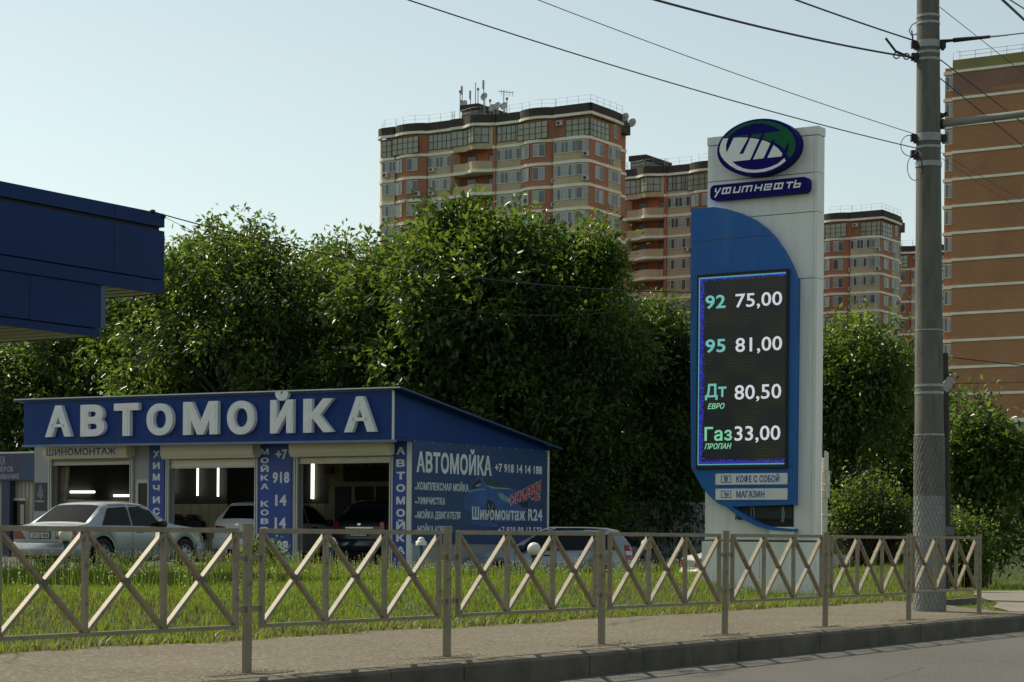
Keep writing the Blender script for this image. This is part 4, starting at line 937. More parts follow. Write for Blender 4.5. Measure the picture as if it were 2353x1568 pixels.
for txt, a, b_, ya, yb2 in (('МОЙКА', -150, 62, 125, 222), ('КОНДИЦИОНЕРОВ', -330, 145, 240, 297), ('ОБСЛУЖИВАНИЕ', -240, 215, 320, 377)):
    x0 = NF.ypl(*za(a, ya), yN)[0]; x1 = NF.ypl(*za(b_, ya), yN)[0]; z1 = NF.ypl(*za(b_, ya), yN)[1]; z0 = NF.ypl(*za(b_, yb2), yN)[1]
    text_into(m, txt, x0, x1, z0, z1, front(yN), mat('shop_text', (.35, .34, .42), .5), .004, .02)
m.build('lettering', ns_)
m = MB(); c0 = NF.ypl(*za(185, 178), yN)
for k in range(18):
    a, b_ = 2 * math.pi * k / 18, 2 * math.pi * (k + 1) / 18; r = .19; m.bar((c0[0] + r * math.cos(a), yN - .002, c0[1] + r * math.sin(a)), (c0[0] + r * math.cos(b_), yN - .002, c0[1] + r * math.sin(b_)), .004, .02, MATS['shop_text'], (0, 1, 0))
for k in range(6):
    a = math.pi * k / 3 + .3; m.bar((c0[0] + .03 * math.cos(a), yN - .002, c0[1] + .03 * math.sin(a)), (c0[0] + .16 * math.cos(a), yN - .002, c0[1] + .16 * math.sin(a)), .004, .018, MATS['shop_text'], (0, 1, 0))
for (p, q) in (((-.55, -.2), (-.2, -.2)), ((-.55, -.2), (-.55, .02)), ((-.55, .02), (-.42, .05)), ((-.42, .05), (-.36, .17)), ((-.36, .17), (-.15, .17)), ((-.5, -.08), (-.3, -.08))):
    m.bar((c0[0] + p[0], yN - .002, c0[1] + p[1]), (c0[0] + q[0], yN - .002, c0[1] + q[1]), .004, .02, MATS['shop_text'], (0, 1, 0))
m.build('car_pictogram', ns_)
m = MB(); xa, z1 = NF.ypl(*za(118, 590), yN + .3); xb, _ = NF.ypl(*za(300, 590), yN + .3); m.box(xa, xb, yN + .22, yN + .282, -.2, z1, M_wf); dd = m.build('door', nb)
m = MB(); xa2 = NF.ypl(*za(135, 600), yN + .22)[0]; xb2 = NF.ypl(*za(285, 600), yN + .22)[0]; m.box(xa2, xb2, yN + .21, yN + .219, .9, z1 - .08, M_glass); xq = NF.ypl(*za(225, 600), yN + .2)[0]; m.box(xq, xb2 - .05, yN + .2, yN + .209, z1 - .8, z1 - .2, mat('paper', (.45, .45, .42), .7)); m.build('pane', dd)
m = MB(); xr = NF.ypl(*za(30, 500), yN + .1)[0]; m.box(xr, xr + .35, yN + .05, yN + .283, -.2, zn0 - .004, mat('shop_post_blue', (.02, .04, .09), .5)); m.build('post', nb)
m = MB(); xr = NF.ypl(*za(0, 500), yN - .3)[0]; m.lathe([(.28, 0), (.28, 2.2), (.2, 2.5), (0, 2.6)], mat('flag_maroon', (.07, .015, .03), .6, var=.2), 14, Matrix.Translation((xr - .1, yN - 1.2, -.1)) @ Matrix.Scale(.35, 4, (0, 1, 0)))
fl = m.build('feather_banner'); fl.location = NF.o; fl.rotation_euler = (0, 0, RZ); tag(fl, 'dark maroon feather banner standing at the left edge before the shop', 'flag')
# ------------------------------------------------------------------ cars
def curve(pts, xs):
    """smooth monotone-ish interpolation through points"""
    p = np.array(pts, float); xs = np.asarray(xs, float)
    fine = np.linspace(p[0, 0], p[-1, 0], 400); y = np.interp(fine, p[:, 0], p[:, 1])
    k = 9; yy = np.pad(y, k, mode='reflect', reflect_type='odd'); ker = np.hanning(2 * k + 1); ker /= ker.sum()
    y2 = np.convolve(yy, ker, 'valid'); return np.interp(xs, fine, y2)
M_tyre = mat('tyre', (.018, .018, .017), .85, bump=.2, bscale=60)
M_rim = mat('wheel_silver', (.42, .43, .44), .35, metal=.6, var=.1)
M_lampr = mat('tail_lamp_red', (.28, .012, .012), .15, coat=.6)
M_lampw = mat('lamp_clear', (.6, .6, .6), .12, coat=.6); M_lampo = mat('indicator_amber', (.5, .2, .02), .2)
M_plate = mat('plate_white', (.6, .6, .58), .5); M_ink = mat('plate_ink', (.02, .02, .03), .6)
M_plast = mat('black_plastic', (.025, .025, .026), .55)
M_int = mat('car_interior', (.02, .02, .02), .8)
M_rg = mat('tinted_rear_glass', (.006, .008, .008), .08, spec=.05)
def make_car(name, label, loc, heading, S, paint, group=None, glass=None):
    glass = glass or M_glass
    root = thing(name, label, S.get('cat', 'car'), loc, math.atan2(heading[1], heading[0]), group)
    Lc, W2 = S['L'], S['W'] / 2; R = S['R']; wx = S['wheels']
    top = lambda x: curve(S['top'], x); belt_ = lambda x: curve(S['belt'], x); plan = lambda x: curve(S['plan'], x) * W2
    xs = [0, .015, .04, .08]; xs += list(np.arange(.14, Lc - .1, .05)) + [Lc - .08, Lc - .04, Lc - .015, Lc]
    xs = np.array(xs); arch = R + .055
    sill = S['sill']
    def sect(x):
        x = np.atleast_1d(x).astype(float); zt = top(x); zb = np.minimum(belt_(x), zt - .05); hw = plan(x)
        gh = zt - zb; ht = hw - .03 - np.clip(gh, 0, 1) * S.get('tumble', .34)
        return x, zt, zb, hw, ht
    def lowz(x):
        z = np.full_like(x, sill); e = .12
        z = z + .16 * np.clip(1 - x / .22, 0, 1) ** 2 * S.get('rearlift', 1) + .10 * np.clip(1 - (Lc - x) / .25, 0, 1) ** 2
        for w in wx:
            d = np.abs(x - w); ins = d < arch; z = np.where(ins, np.maximum(z, R + np.sqrt(np.maximum(arch ** 2 - d ** 2, 0))), z)
        return z
    def make_rows(xs):
        x, zt, zb, hw, ht = sect(xs); zl = lowz(x); zl = np.minimum(zl, zb - .12)
        m1 = zl + (zb - zl) * .3; m2 = zl + (zb - zl) * .62; m3 = zl + (zb - zl) * .9
        tuck = .05 * np.clip((.42 - zl) / .25, 0, 1)
        cols = [(hw - .02 - tuck, zl), (hw - .006, m1), (hw, m2), (hw - .012, m3), (hw - .03, zb),
                (hw - .03 + (ht - hw + .03) * .55, zb + (zt - zb) * .50), (ht + .015, zt - (zt - zb) * .16 - .008), (ht - .05, zt - .028), (ht * .62, zt - .008), (0 * ht, zt)]
        return x, cols
    x, cols = make_rows(xs); nc = len(cols)
    vs = []
    for i in range(len(x)):
        half = [(x[i], c[0][i], c[1][i]) for c in cols]; vs += half + [(a, -b_, c) for a, b_, c in half[-2::-1]]
    n = 2 * nc - 1
    fs = [(i * n + k, (i + 1) * n + k, (i + 1) * n + k + 1, i * n + k + 1) for i in range(len(x) - 1) for k in range(n - 1)]
    m = MB(); m.add(vs, fs, paint, True)
    m.add(vs[:n], [tuple(range(n))], paint); m.add(vs[-n:], [tuple(range(n - 1, -1, -1))], paint)
    body = m.build('body', root)
    me = body.data
    body.modifiers.new('split', 'EDGE_SPLIT').split_angle = R_(42)
    m = MB(); m.box(.25, Lc - .25, -W2 + .22, W2 - .22, sill - .02, .72, M_int)
    for w in wx: m.box(w - arch, w + arch, -W2 + .14, W2 - .14, .12, .74, M_black)
    m.build('underbody', root)
    # patches that lie on the skin
    def side_pt(x, z, s, off):
        xx, zt, zb, hw, ht = [float(a[0]) for a in sect(x)]
        za_ = [(zb, hw - .03), (zb + (zt - zb) * .5, hw - .03 + (ht - hw + .03) * .55), (zt - (zt - zb) * .16 - .008, ht + .015), (zt - .028, ht - .05)]
        zl = min(float(lowz(np.array([xx]))[0]), zb - .12)
        low = [(zl, hw - .02), (zl + (zb - zl) * .3, hw - .006), (zl + (zb - zl) * .62, hw), (zl + (zb - zl) * .9, hw - .012)]
        tb = low + za_; y = float(np.interp(z, [t[0] for t in tb], [t[1] for t in tb])); return (x, s * (y + off), z)
    def side_patch(mb, quad, s, off, mt, nx=5, nz=4):
        (xa0, z00), (xb0, z01), (xb1, z11), (xa1, z10) = quad   # bottom rear, bottom front, top front, top rear
        vs = []
        for j in range(nz + 1):
            v = j / nz
            for i in range(nx + 1):
                u = i / nx; xx = (xa0 * (1 - u) + xb0 * u) * (1 - v) + (xa1 * (1 - u) + xb1 * u) * v; zz = (z00 * (1 - u) + z01 * u) * (1 - v) + (z10 * (1 - u) + z11 * u) * v
                vs.append(side_pt(xx, zz, s, off))
        fs = [(j * (nx + 1) + i, j * (nx + 1) + i + 1, (j + 1) * (nx + 1) + i + 1, (j + 1) * (nx + 1) + i) for j in range(nz) for i in range(nx)]
        if s > 0: fs = [f[::-1] for f in fs]
        mb.add(vs, fs, mt, True)
    def top_patch(mb, x0, x1, w0, w1, off, mt, n_=10):
        vs = []; us = (-1, -.66, 0, .66, 1)
        nrm_dx = None
        for i in range(n_ + 1):
            t = i / n_; xx = x0 + (x1 - x0) * t; _, zt, zb, hw, ht = [float(a[0]) for a in sect(xx)]
            d = (float(sect(xx + .02)[1][0]) - float(sect(xx - .02)[1][0])) / .04; q = math.sqrt(1 + d * d); w = (w0 + (w1 - w0) * t)
            for u in us:
                y = u * w * (ht - .055); zz = zt - .008 * min(1, abs(y) / max(.01, ht * .62)) - (.02 * max(0, abs(y) - ht * .62) / max(.01, (ht - .05) - ht * .62))
                vs.append((xx - d / q * off, y, zz + off / q))
        k = len(us); mb.add(vs, [(i * k + j, (i + 1) * k + j, (i + 1) * k + j + 1, i * k + j + 1) for i in range(n_) for j in range(k - 1)], mt, True)
    m = MB(); x0, x1, w0, w1 = S['rear_glass']; top_patch(m, x0, x1, w0, w1, .008, M_rg); m.build('rear_window', root)
    m = MB(); x0, x1, w0, w1 = S['windscreen']; top_patch(m, x0, x1, w0, w1, .008, glass); m.build('windscreen', root)
    for s in (1, -1):
        for q in S['side_glass']:
            m = MB(); side_patch(m, q, s, .007, glass, 8, 4); sw = m.build('side_window', root)
            cx_ = sum(p_[0] for p_ in q) / 4; cz_ = sum(p_[1] for p_ in q) / 4; q2 = tuple((p_[0] + (.022 if p_[0] > cx_ else -.022), p_[1] + (.02 if p_[1] > cz_ else -.02)) for p_ in q)
            m = MB(); side_patch(m, q2, s, .0035, M_plast, 8, 4); m.build('window_seal', sw)
        m = MB()
        for q in S['seams']: side_patch(m, q, s, .003, M_black, 2, 8)
        m.build('door_gap', root)
        for hx, hz in S['handles']:
            p = Vector(side_pt(hx, hz, s, .01)); m = MB(); m.box(p.x - .1, p.x + .1, p.y - .02, p.y + .02, p.z - .018, p.z + .018, S.get('handle_mat', M_plast)); m.build('door_handle', root, bevel=.01)
        mx, mz = S['mirror']; p = Vector(side_pt(mx, mz, s, 0)); m = MB()
        m.lathe([(0, -.1), (.06, -.095), (.09, -.05), (.092, .04), (.08, .06), (0, .062)], S.get('mirror_mat', M_plast), 12, Matrix.Translation((p.x + .02, p.y + s * .11, p.z + .05)) @ Matrix.Rotation(R_(-90), 4, 'Y') @ Matrix.Scale(1.25, 4, (0, 1, 0)))
        m.bar(p, (p.x + .02, p.y + s * .08, p.z + .02), .05, .04, M_plast); m.build('wing_mirror', root)
        if S.get('moulding'):
            z0, z1, mtm = S['moulding']; m = MB(); a, b_ = wx[0] + arch + .05, wx[1] - arch - .05
            side_patch(m, ((a, z0), (b_, z0), (b_, z1), (a, z1)), s, .01, mtm, 12, 1); m.build('side_moulding', root); m = MB()
            side_patch(m, ((.15, z0), (wx[0] - arch - .03, z0), (wx[0] - arch - .05, z1), (.15, z1)), s, .01, mtm, 5, 1); m.build('side_moulding', root)
        for q, mt_ in S['side_lamps']:
            m = MB(); side_patch(m, q, s, .006, mt_, 4, 3); m.build('lamp', root)
    # wheels
    for w in wx:
        for s in (1, -1):
            T = Matrix.Translation((w, s * (W2 - .11), R)) @ Matrix.Rotation(R_(-90) * s, 4, 'X')
            rr = R * .66
            m = MB(); m.lathe([(rr, -.09), (R - .015, -.1), (R, -.075), (R, .075), (R - .015, .1), (rr + .01, .1), (rr, .085)], M_tyre, 28, T); ty = m.build('wheel', root)
            m = MB(); m.lathe([(rr, .085), (rr - .015, .06), (rr - .05, .05), (.1, .075), (.06, .09), (0, .092)], M_rim, 24, T)
            for k in range(S.get('spokes', 7)):
                a = 2 * math.pi * k / S.get('spokes', 7); m.box(rr * .45, rr * .82, -.028, .028, .068, .085 if False else .082, M_plast if S.get('spokedark', 1) else M_rim, T @ Matrix.Rotation(a, 4, 'Z') @ Matrix.Translation((0, 0, -.012)))
            m.build('rim', ty)
    # bumpers
    for end in (0, 1):
        z0, z1 = S['bumper']; m = MB(); t = []
        xs2 = np.linspace(.0, .42, 9)
        for i, xx in enumerate(xs2):
            t.append(xx)
        def bx(xx): return xx if end == 0 else Lc - xx
        ring = [(bx(xx), float(plan(np.array([bx(xx)]))[0])) for xx in xs2]
        path = [(a, b_) for a, b_ in ring[::-1]] + [(a, -b_) for a, b_ in ring]
        o_ = -.05 if end == 0 else .05
        vs = []
        for (a, b_) in path:
            sgn = 1 if b_ > 0 else -1; k = max(0, 1 - abs(a - (0 if end == 0 else Lc)) / .3)
            for zz, oo in ((z0, .2), (z0 + .03, .8), ((z0 + z1) / 2, 1.), (z1 - .02, .8), (z1, 0)): vs.append((a + o_ * oo * k, b_ + sgn * .018 * oo, zz))
        K = len(path); fs = [(i * 5 + j, (i + 1) * 5 + j, (i + 1) * 5 + j + 1, i * 5 + j + 1) for i in range(K - 1) for j in range(4)]
        if end == 1: fs = [f[::-1] for f in fs]
        m.add(vs, fs, S.get('bumper_mat', paint), True); m.build('bumper', root)
    # end lamps, plate, extras: polygons in (y, z) on the end planes
    for nm, polys, mt_, end, sym in S['ends']:
        for s in ((1, -1) if sym else (1,)):
            m = MB(); q = [(s * y, z) for y, z in polys]; xo = -.012 if end == 0 else Lc + .012; xi = .03 if end == 0 else Lc - .03
            ar = sum(q[i][0] * q[(i + 1) % len(q)][1] - q[(i + 1) % len(q)][0] * q[i][1] for i in range(len(q)))
            want = -1 if end == 0 else 1
            if ar * want < 0: q = q[::-1]
            m.prism(q, lambda p: (xi, p[0], p[1]), lambda p: (xo, p[0], p[1]), mt_); m.build(nm, root, bevel=.006)
    if S.get('plate'):
        txt, z, y0, wd = S['plate']; m = MB(); xo = -.02; h = .112
        m.box(xo - .008, xo + .02, -wd / 2 - .02, wd / 2 + .02, z - h / 2 - .02, z + h / 2 + .02, M_plast); m.box(xo - .012, xo, -wd / 2, wd / 2, z - h / 2, z + h / 2, M_plate); pl = m.build('number_plate', root)
        m = MB(); text_into(m, txt, -wd / 2 * .72, wd / 2 * .92, z - h * .32, z + h * .32, lambda x_, z_, o: (xo - .012 - o, -x_, z_), M_ink, .002, .02); m.build('lettering', pl)
    if S.get('rails'):
        x0, x1 = S['rails']
        for s in (1, -1):
            pts = []
            for i in range(13):
                t = i / 12; xx = x0 + (x1 - x0) * t; _, zt, zb, hw, ht = [float(a[0]) for a in sect(xx)]; pts.append((xx, s * (ht - .09), zt + .005 + .05 * min(1, t * 6, (1 - t) * 6)))
            m = MB(); m.tube(pts, .018, M_chrome, 8); m.build('roof_rail', root)
    return root
M_pg = mat('paint_silver_blue', (.36, .39, .42), .32, metal=.35, coat=.4, var=.06, vscale=1.2, dirt=(.27, .25, .21), dscale=1.6, dlo=.52, dhi=.85)
M_pg2 = mat('paint_blue_grey', (.27, .32, .39), .28, metal=.3, coat=.5, var=.05)
M_pw = mat('paint_white', (.72, .73, .74), .3, coat=.4, var=.04, dirt=(.5, .5, .48), dscale=1.5, dlo=.6, dhi=.95); M_pk = mat('paint_dark_blue', (.01, .016, .03), .25, coat=.6)
SED = dict(L=4.5, W=1.74, R=.315, sill=.2, wheels=(.98, 3.67), cat='car',
    top=[(0, .78), (.05, .87), (.25, .91), (.42, .93), (.54, .955), (1.1, 1.335), (1.3, 1.395), (1.85, 1.425), (2.3, 1.41), (2.55, 1.365), (3.1, 1.005), (3.25, .965), (4.1, .89), (4.36, .83), (4.47, .74), (4.5, .68)],
    belt=[(0, .76), (.3, .84), (1, .89), (2, .90), (3.3, .885), (4.2, .80), (4.5, .64)],
    plan=[(0, .86), (.12, .92), (.5, .975), (1.2, 1), (3.2, 1), (3.9, .96), (4.3, .90), (4.45, .82), (4.5, .76)],
    rear_glass=(.57, 1.12, .97, .95), windscreen=(2.53, 3.06, .95, .97),
    side_glass=[((.98, .925), (1.85, .92), (1.85, 1.35), (1.32, 1.33)), ((1.93, .92), (2.84, .91), (2.50, 1.32), (1.93, 1.35))],
    seams=[((1.885, .25), (1.897, .25), (1.897, .9), (1.885, .9)), ((2.95, .26), (2.962, .26), (2.962, .88), (2.95, .88)), ((1.34, .55), (1.352, .55), (1.0, .9), (.988, .9)), ((1.42, .22), (3.2, .22), (3.2, .232), (1.42, .232))],
    handles=[(1.22, .79), (2.12, .775)], mirror=(2.72, .9), moulding=(.42, .47, M_pg2), spokes=8,
    side_lamps=[(((.0, .60), (.30, .60), (.20, .80), (.03, .80)), M_lampr), (((4.3, .6), (4.46, .58), (4.42, .70), (4.22, .74)), M_lampo)],
    bumper=(.26, .54),
    ends=[('tail_lamp', [(.42, .60), (.735, .60), (.72, .79), (.56, .79)], M_lampr, 0, True), ('boot_gap', [(-.5, .56), (.5, .56), (.5, .568), (-.5, .568)], M_plast, 0, False), ('plate_recess', [(-.42, .61), (.42, .61), (.42, .76), (-.42, .76)], M_pg2, 0, False), ('headlamp', [(.42, .58), (.66, .58), (.64, .68), (.42, .69)], M_lampw, 1, True), ('grille', [(-.3, .56), (.3, .56), (.27, .69), (-.27, .69)], M_plast, 1, False)],
    plate=('37 CJ 605', .685, 0, .54))
Ys = 43.0
pr = at(234, 1302, Ys); pf2 = at(426, 1299, Ys + 2.69 * .875)
hd = Vector((pf2.x - pr.x, pf2.y - pr.y)).normalized()
lft = Vector((-hd.y, hd.x)); o0 = Vector((pr.x, pr.y)) - hd * SED['wheels'][0] + lft * (SED['W'] / 2 - .06)
gz = float(height(pr.x, pr.y)) + .012
sed = make_car('parked_car', 'silver saloon parked in front of the car wash, its plate reading 37 CJ 605', (o0.x, o0.y, gz), hd, SED, M_pg)
sc_k = 1.0
# grey blue estate beside the banner wall
EST = dict(L=4.4, W=1.70, R=.30, sill=.2, wheels=(.86, 3.46), cat='car',
    top=[(0, 1.0), (.05, 1.12), (.3, 1.40), (.5, 1.455), (1.2, 1.485), (2.2, 1.48), (2.5, 1.42), (3.22, 1.0), (3.35, .97), (4.0, .88), (4.26, .78), (4.37, .66), (4.4, .6)],
    belt=[(0, .93), (1, .94), (3.2, .90), (4.1, .77), (4.4, .56)], plan=[(0, .86), (.15, .94), (.6, .99), (1.2, 1), (3.0, 1), (3.8, .95), (4.2, .87), (4.36, .76), (4.4, .7)],
    rear_glass=(.03, .33, .85, .92), windscreen=(2.5, 3.16, .95, .97),
    side_glass=[((.42, .99), (1.0, .98), (1.0, 1.37), (.62, 1.35)), ((1.08, .98), (1.92, .96), (1.92, 1.39), (1.08, 1.385)), ((2.0, .96), (2.96, .94), (2.5, 1.34), (2.0, 1.39))],
    seams=[((1.95, .25), (1.962, .25), (1.962, .95), (1.95, .95)), ((3.02, .26), (3.032, .26), (3.032, .9), (3.02, .9)), ((1.15, .4), (1.162, .4), (1.04, .95), (1.028, .95))],
    handles=[(1.25, .84), (2.2, .82)], mirror=(2.8, .94), spokes=6, rails=(.5, 2.45), mirror_mat=M_plast,
    side_lamps=[(((.0, .72), (.16, .72), (.22, 1.1), (.06, 1.1)), M_lampr), (((.0, .84), (.15, .84), (.17, .95), (.02, .95)), M_lampw), (((4.0, .58), (4.32, .52), (4.26, .68), (4.0, .74)), M_lampw)], bumper=(.24, .5),
    ends=[('tail_lamp', [(.56, .72), (.72, .72), (.66, 1.02), (.58, 1.02)], M_lampr, 0, True), ('headlamp', [(.35, .5), (.58, .5), (.58, .6), (.35, .6)], M_lampw, 1, True)])
Ye = 53.0
q1 = at(1460, 1300, Ye); g2 = -.10
hd2 = Vector((-.985, .17)).normalized()
yw0 = Vector((q1.x, q1.y)) 
make_car('parked_car', 'blue grey estate with roof rails behind the lawn, nose to the banner wall', (q1.x, q1.y, -.12), hd2, EST, M_pg2)
# white hatchback behind the totem
q3 = at(1584, 1300, 50); hd3 = Vector((.97, .2)).normalized(); SED2 = dict(SED); SED2.update(plate=None, moulding=None, mirror_mat=M_pw)
make_car('parked_car', 'white saloon half hidden behind the totem foot', (q3.x, q3.y, -.13), hd3, SED2, M_pw)
# two sport utility cars inside the bays
SUV = dict(L=4.5, W=1.86, R=.36, sill=.26, wheels=(.9, 3.55), cat='car', rearlift=1.2,
    top=[(0, 1.05), (.05, 1.18), (.42, 1.57), (.5, 1.64), (.9, 1.68), (2.0, 1.69), (2.4, 1.62), (3.15, 1.14), (3.3, 1.1), (4.1, 1.0), (4.4, .86), (4.5, .72)],
    belt=[(0, 1.03), (1, 1.06), (3.2, 1.0), (4.1, .9), (4.5, .66)], plan=[(0, .88), (.15, .95), (.6, .99), (1.2, 1), (3.2, 1), (4.0, .95), (4.4, .84), (4.5, .76)],
    rear_glass=(.07, .40, .82, .9), windscreen=(2.4, 3.08, .95, .97),
    side_glass=[((.5, 1.12), (1.0, 1.1), (1.0, 1.52), (.75, 1.5)), ((1.1, 1.1), (1.95, 1.09), (1.95, 1.56), (1.1, 1.55)), ((2.03, 1.09), (2.95, 1.07), (2.45, 1.5), (2.03, 1.56))],
    seams=[((1.98, .3), (1.992, .3), (1.992, 1.08), (1.98, 1.08)), ((1.15, .5), (1.162, .5), (1.06, 1.08), (1.048, 1.08))], handles=[(1.3, .98), (2.25, .96)], mirror=(2.8, 1.06), spokes=5,
    side_lamps=[(((.0, .86), (.3, .88), (.22, 1.02), (.03, 1.02)), M_lampr)], bumper=(.34, .66), bumper_mat=M_pw,
    ends=[('tail_lamp', [(.42, .84), (.78, .84), (.76, 1.0), (.42, .96)], M_lampr, 0, True), ('lower_bumper', [(-.72, .32), (.72, .32), (.66, .56), (-.66, .56)], M_plast, 0, False), ('fog_lamp', [(.58, .5), (.76, .5), (.74, .56), (.58, .56)], M_lampr, 0, True), ('emblem', [(-.06, 1.0), (.06, 1.0), (.06, 1.05), (-.06, 1.05)], M_chrome, 0, False), ('headlamp', [(.4, .7), (.7, .7), (.66, .82), (.4, .82)], M_lampw, 1, True)],
    plate=('Т 512 МК', .75, 0, .52))
vdir = Vector((DX, DY))
def bay_car(lbl, zf, zl, zr, depth, S, paint, dz=0):
    xl = WF.ypl(*zf(zl, 1200), depth)[0]; p = WF.M @ Vector((xl + S['W'] / 2, depth, .02 + dz)); 
    return make_car('parked_car', lbl, (p.x, p.y, p.z), vdir, S, paint)
bay_car('white sport utility car with its tail facing out of the middle bay', zb_, 890, 1500, YW + 1.1, SUV, M_pw)
SUV2 = dict(SUV); SUV2.update(bumper_mat=M_pk, W=1.9, rails=(.7, 2.3), top=[(0, 1.0), (.05, 1.12), (.5, 1.55), (.6, 1.63), (1.0, 1.69), (2.0, 1.70), (2.4, 1.62), (3.15, 1.14), (3.3, 1.1), (4.1, 1.0), (4.4, .86), (4.5, .72)],
    ends=[('tail_lamp', [(.66, .76), (.84, .76), (.80, 1.1), (.68, 1.1)], M_lampr, 0, True), ('trim_bar', [(-.45, .94), (.45, .94), (.45, .965), (-.45, .965)], M_chrome, 0, False), ('emblem', [(-.05, 1.02), (.05, 1.02), (.05, 1.07), (-.05, 1.07)], M_chrome, 0, False)], plate=('Е 904 РН', .80, 0, .52),
    side_lamps=[(((.0, .78), (.2, .8), (.26, 1.1), (.06, 1.1)), M_lampr)])
bay_car('dark blue sport utility car with red tail lamps inside the right bay', zc_, 535, 1090, YW + 1.0, SUV2, M_pk)

# ------------------------------------------------------------------ ball topped garden posts
M_gp = mat('post_blue', (.02, .12, .25), .5, var=.15); M_gl = mat('globe_white', (.78, .76, .70), .35)
def lamp(px, py, Y, rad, label, kind):
    p = at(px, py, Y); g = float(height(p.x, p.y)); t = thing('garden_post', label, 'garden post', (p.x, p.y, g), 0, 'ball topped posts round the car wash')
    h = p.z - g; m = MB(); m.tube([(0, 0, -.1), (0, 0, h - rad)], .045, M_gp, 10); m.build('post', t)
    m = MB()
    if kind == 'cap': m.lathe([(.13, h - rad - .02), (.13, h - rad + .08), (.05, h - rad + .1)], M_gl, 12)
    else: m.lathe([(rad * .5, h - rad - .04), (rad * .62, h - rad), (rad * .4, h - rad * .9)], M_plast, 12)
    m.build('collar', t)
    m = MB(); m.lathe([(max(rad * math.sin(a), 0), h - rad * math.cos(a)) for a in np.linspace(0, math.pi, 13)], M_gl, 18); m.build('globe', t)
lamp(151, 1229, 40.5, .14, 'white ball on a blue post before the tail lamp of the silver saloon', 'g')
lamp(372, 1233, 41.5, .14, 'white ball on a blue post before the front door of the silver saloon', 'g')
lamp(763, 1245, 47.5, .10, 'blue post with a small pale cap before the right bay', 'cap')
lamp(968, 1243, 48.5, .09, 'blue post with a small capped ball before the left end of the banner', 'cap')
lamp(1227, 1262, 44.0, .145, 'white ball on a blue post before the blue grey estate', 'g')
lamp(1486, 1252, 50.0, .14, 'white ball on a blue post just behind the tail of the estate', 'g')

# ------------------------------------------------------------------ small things at the right
sp2 = at(2172, 1290, 41.0); g = float(height(sp2.x, sp2.y)); t = thing('lamp_pole', 'slim dark wooden pole with a small floodlight behind the concrete pole', 'pole', (sp2.x, sp2.y, g))
rel = lambda px, py: at(px, py, 41.0) - Vector((sp2.x, sp2.y, g))
M_wood = mat('pole_dark', (.035, .032, .028), .85, var=.3, vscale=4)
m = MB(); m.tube([(0, 0, -.2), rel(2172, 1100), rel(2170, 812)], [.11, .1, .075], M_wood, 12); m.build('shaft', t)
m = MB(); m.tube([rel(2170, 885), rel(2178, 870)], .05, M_steel, 8); T = Matrix.Translation(rel(2177, 882)) @ Matrix.Rotation(R_(35), 4, 'Y'); m.box(-.09, .09, -.1, .1, -.17, .12, M_steel, T); m.build('floodlight', t, bevel=.01)
m = MB(); m.tube([rel(2176, 822), rel(2190, 820)], .02, M_steel, 6); m.tube([rel(2177, 900), rel(2182, 915), rel(2180, 925)], .012, M_wire, 5); m.build('bracket', t)
cable('cable running right from the top of the slim dark pole', at(2172, 820, 41), at(2353, 838, 42), .05, .015, 8)
cable('thin cable running right from the floodlight of the slim dark pole', at(2176, 882, 41), at(2353, 876, 42), .06, .01, 8)
cable('cable falling right from the slim dark pole towards the small tree', at(2176, 895, 41), at(2353, 1006, 44), .04, .014, 8)
bx_ = at(2167, 1240, 40.8); m = MB(); m.box(-.22, .22, -.12, .12, -.12, .5, M_wood); m.box(-.2, .2, -.13, -.121, .28, .46, mat('meter_grey', (.1, .11, .12), .5)); mbx = m.build('meter_box', bevel=.01); mbx.location = bx_ - Vector((0, 0, .2)); tag(mbx, 'small dark meter box low behind the painted pole foot', 'box')
ys = at(2352, 1189, 52); m = MB(); m.box(-.12, .5, -.01, .01, -.22, .22, mat('sign_yellow', (.6, .35, .05), .5, var=.1)); m.box(-.1, .48, -.013, -.0105, -.02, .03, M_ink); m.tube([(.2, .03, -2.0), (.2, .03, .2)], .025, M_steel, 8)
o = m.build('yellow_sign'); o.location = ys; tag(o, 'small yellow sign at the right edge beside the small tree', 'sign')
# fence board with letters far behind the lawn
fb_ = at(1600, 1200, 62.0); t = thing('metal_fence', 'pale grey metal fence with blue letters far behind, left of the totem', 'fence', (fb_.x, fb_.y, -.1))
m = MB(); M_fg = mat('fence_grey', (.34, .36, .37), .6, var=.1)
for i in range(46): m.box(-2.3 + i * .1, -2.215 + i * .1, -.01 * (i % 2), .02, .2, fb_.z + .7, M_fg)
m.box(-2.3, 2.3, .021, .05, .5, .56, M_fg); m.box(-2.3, 2.3, .021, .05, 1.5, 1.56, M_fg)
for x in (-2.2, 0, 2.2): m.box(x - .03, x + .03, .021, .07, -.1, fb_.z + .7, M_fg)
m.build('panel', t)
m = MB(); x0, x1 = [(at(a, 1195, 62).x - fb_.x) for a in (1591, 1602)]; zz = [at(1600, a, 62).z + .1 for a in (1200, 1189)]
text_into(m, 'ТНС', x0, x1, zz[0], zz[1], front(-.011), M_bt, .004, .02); x2 = at(1618, 1195, 62).x - fb_.x; text_into(m, 'энерго', x1 + .03, x2, zz[0], zz[0] + (zz[1] - zz[0]) * .6, front(-.011), mat('ink_grey', (.2, .2, .2), .6), .004, .01); m.build('lettering', t)

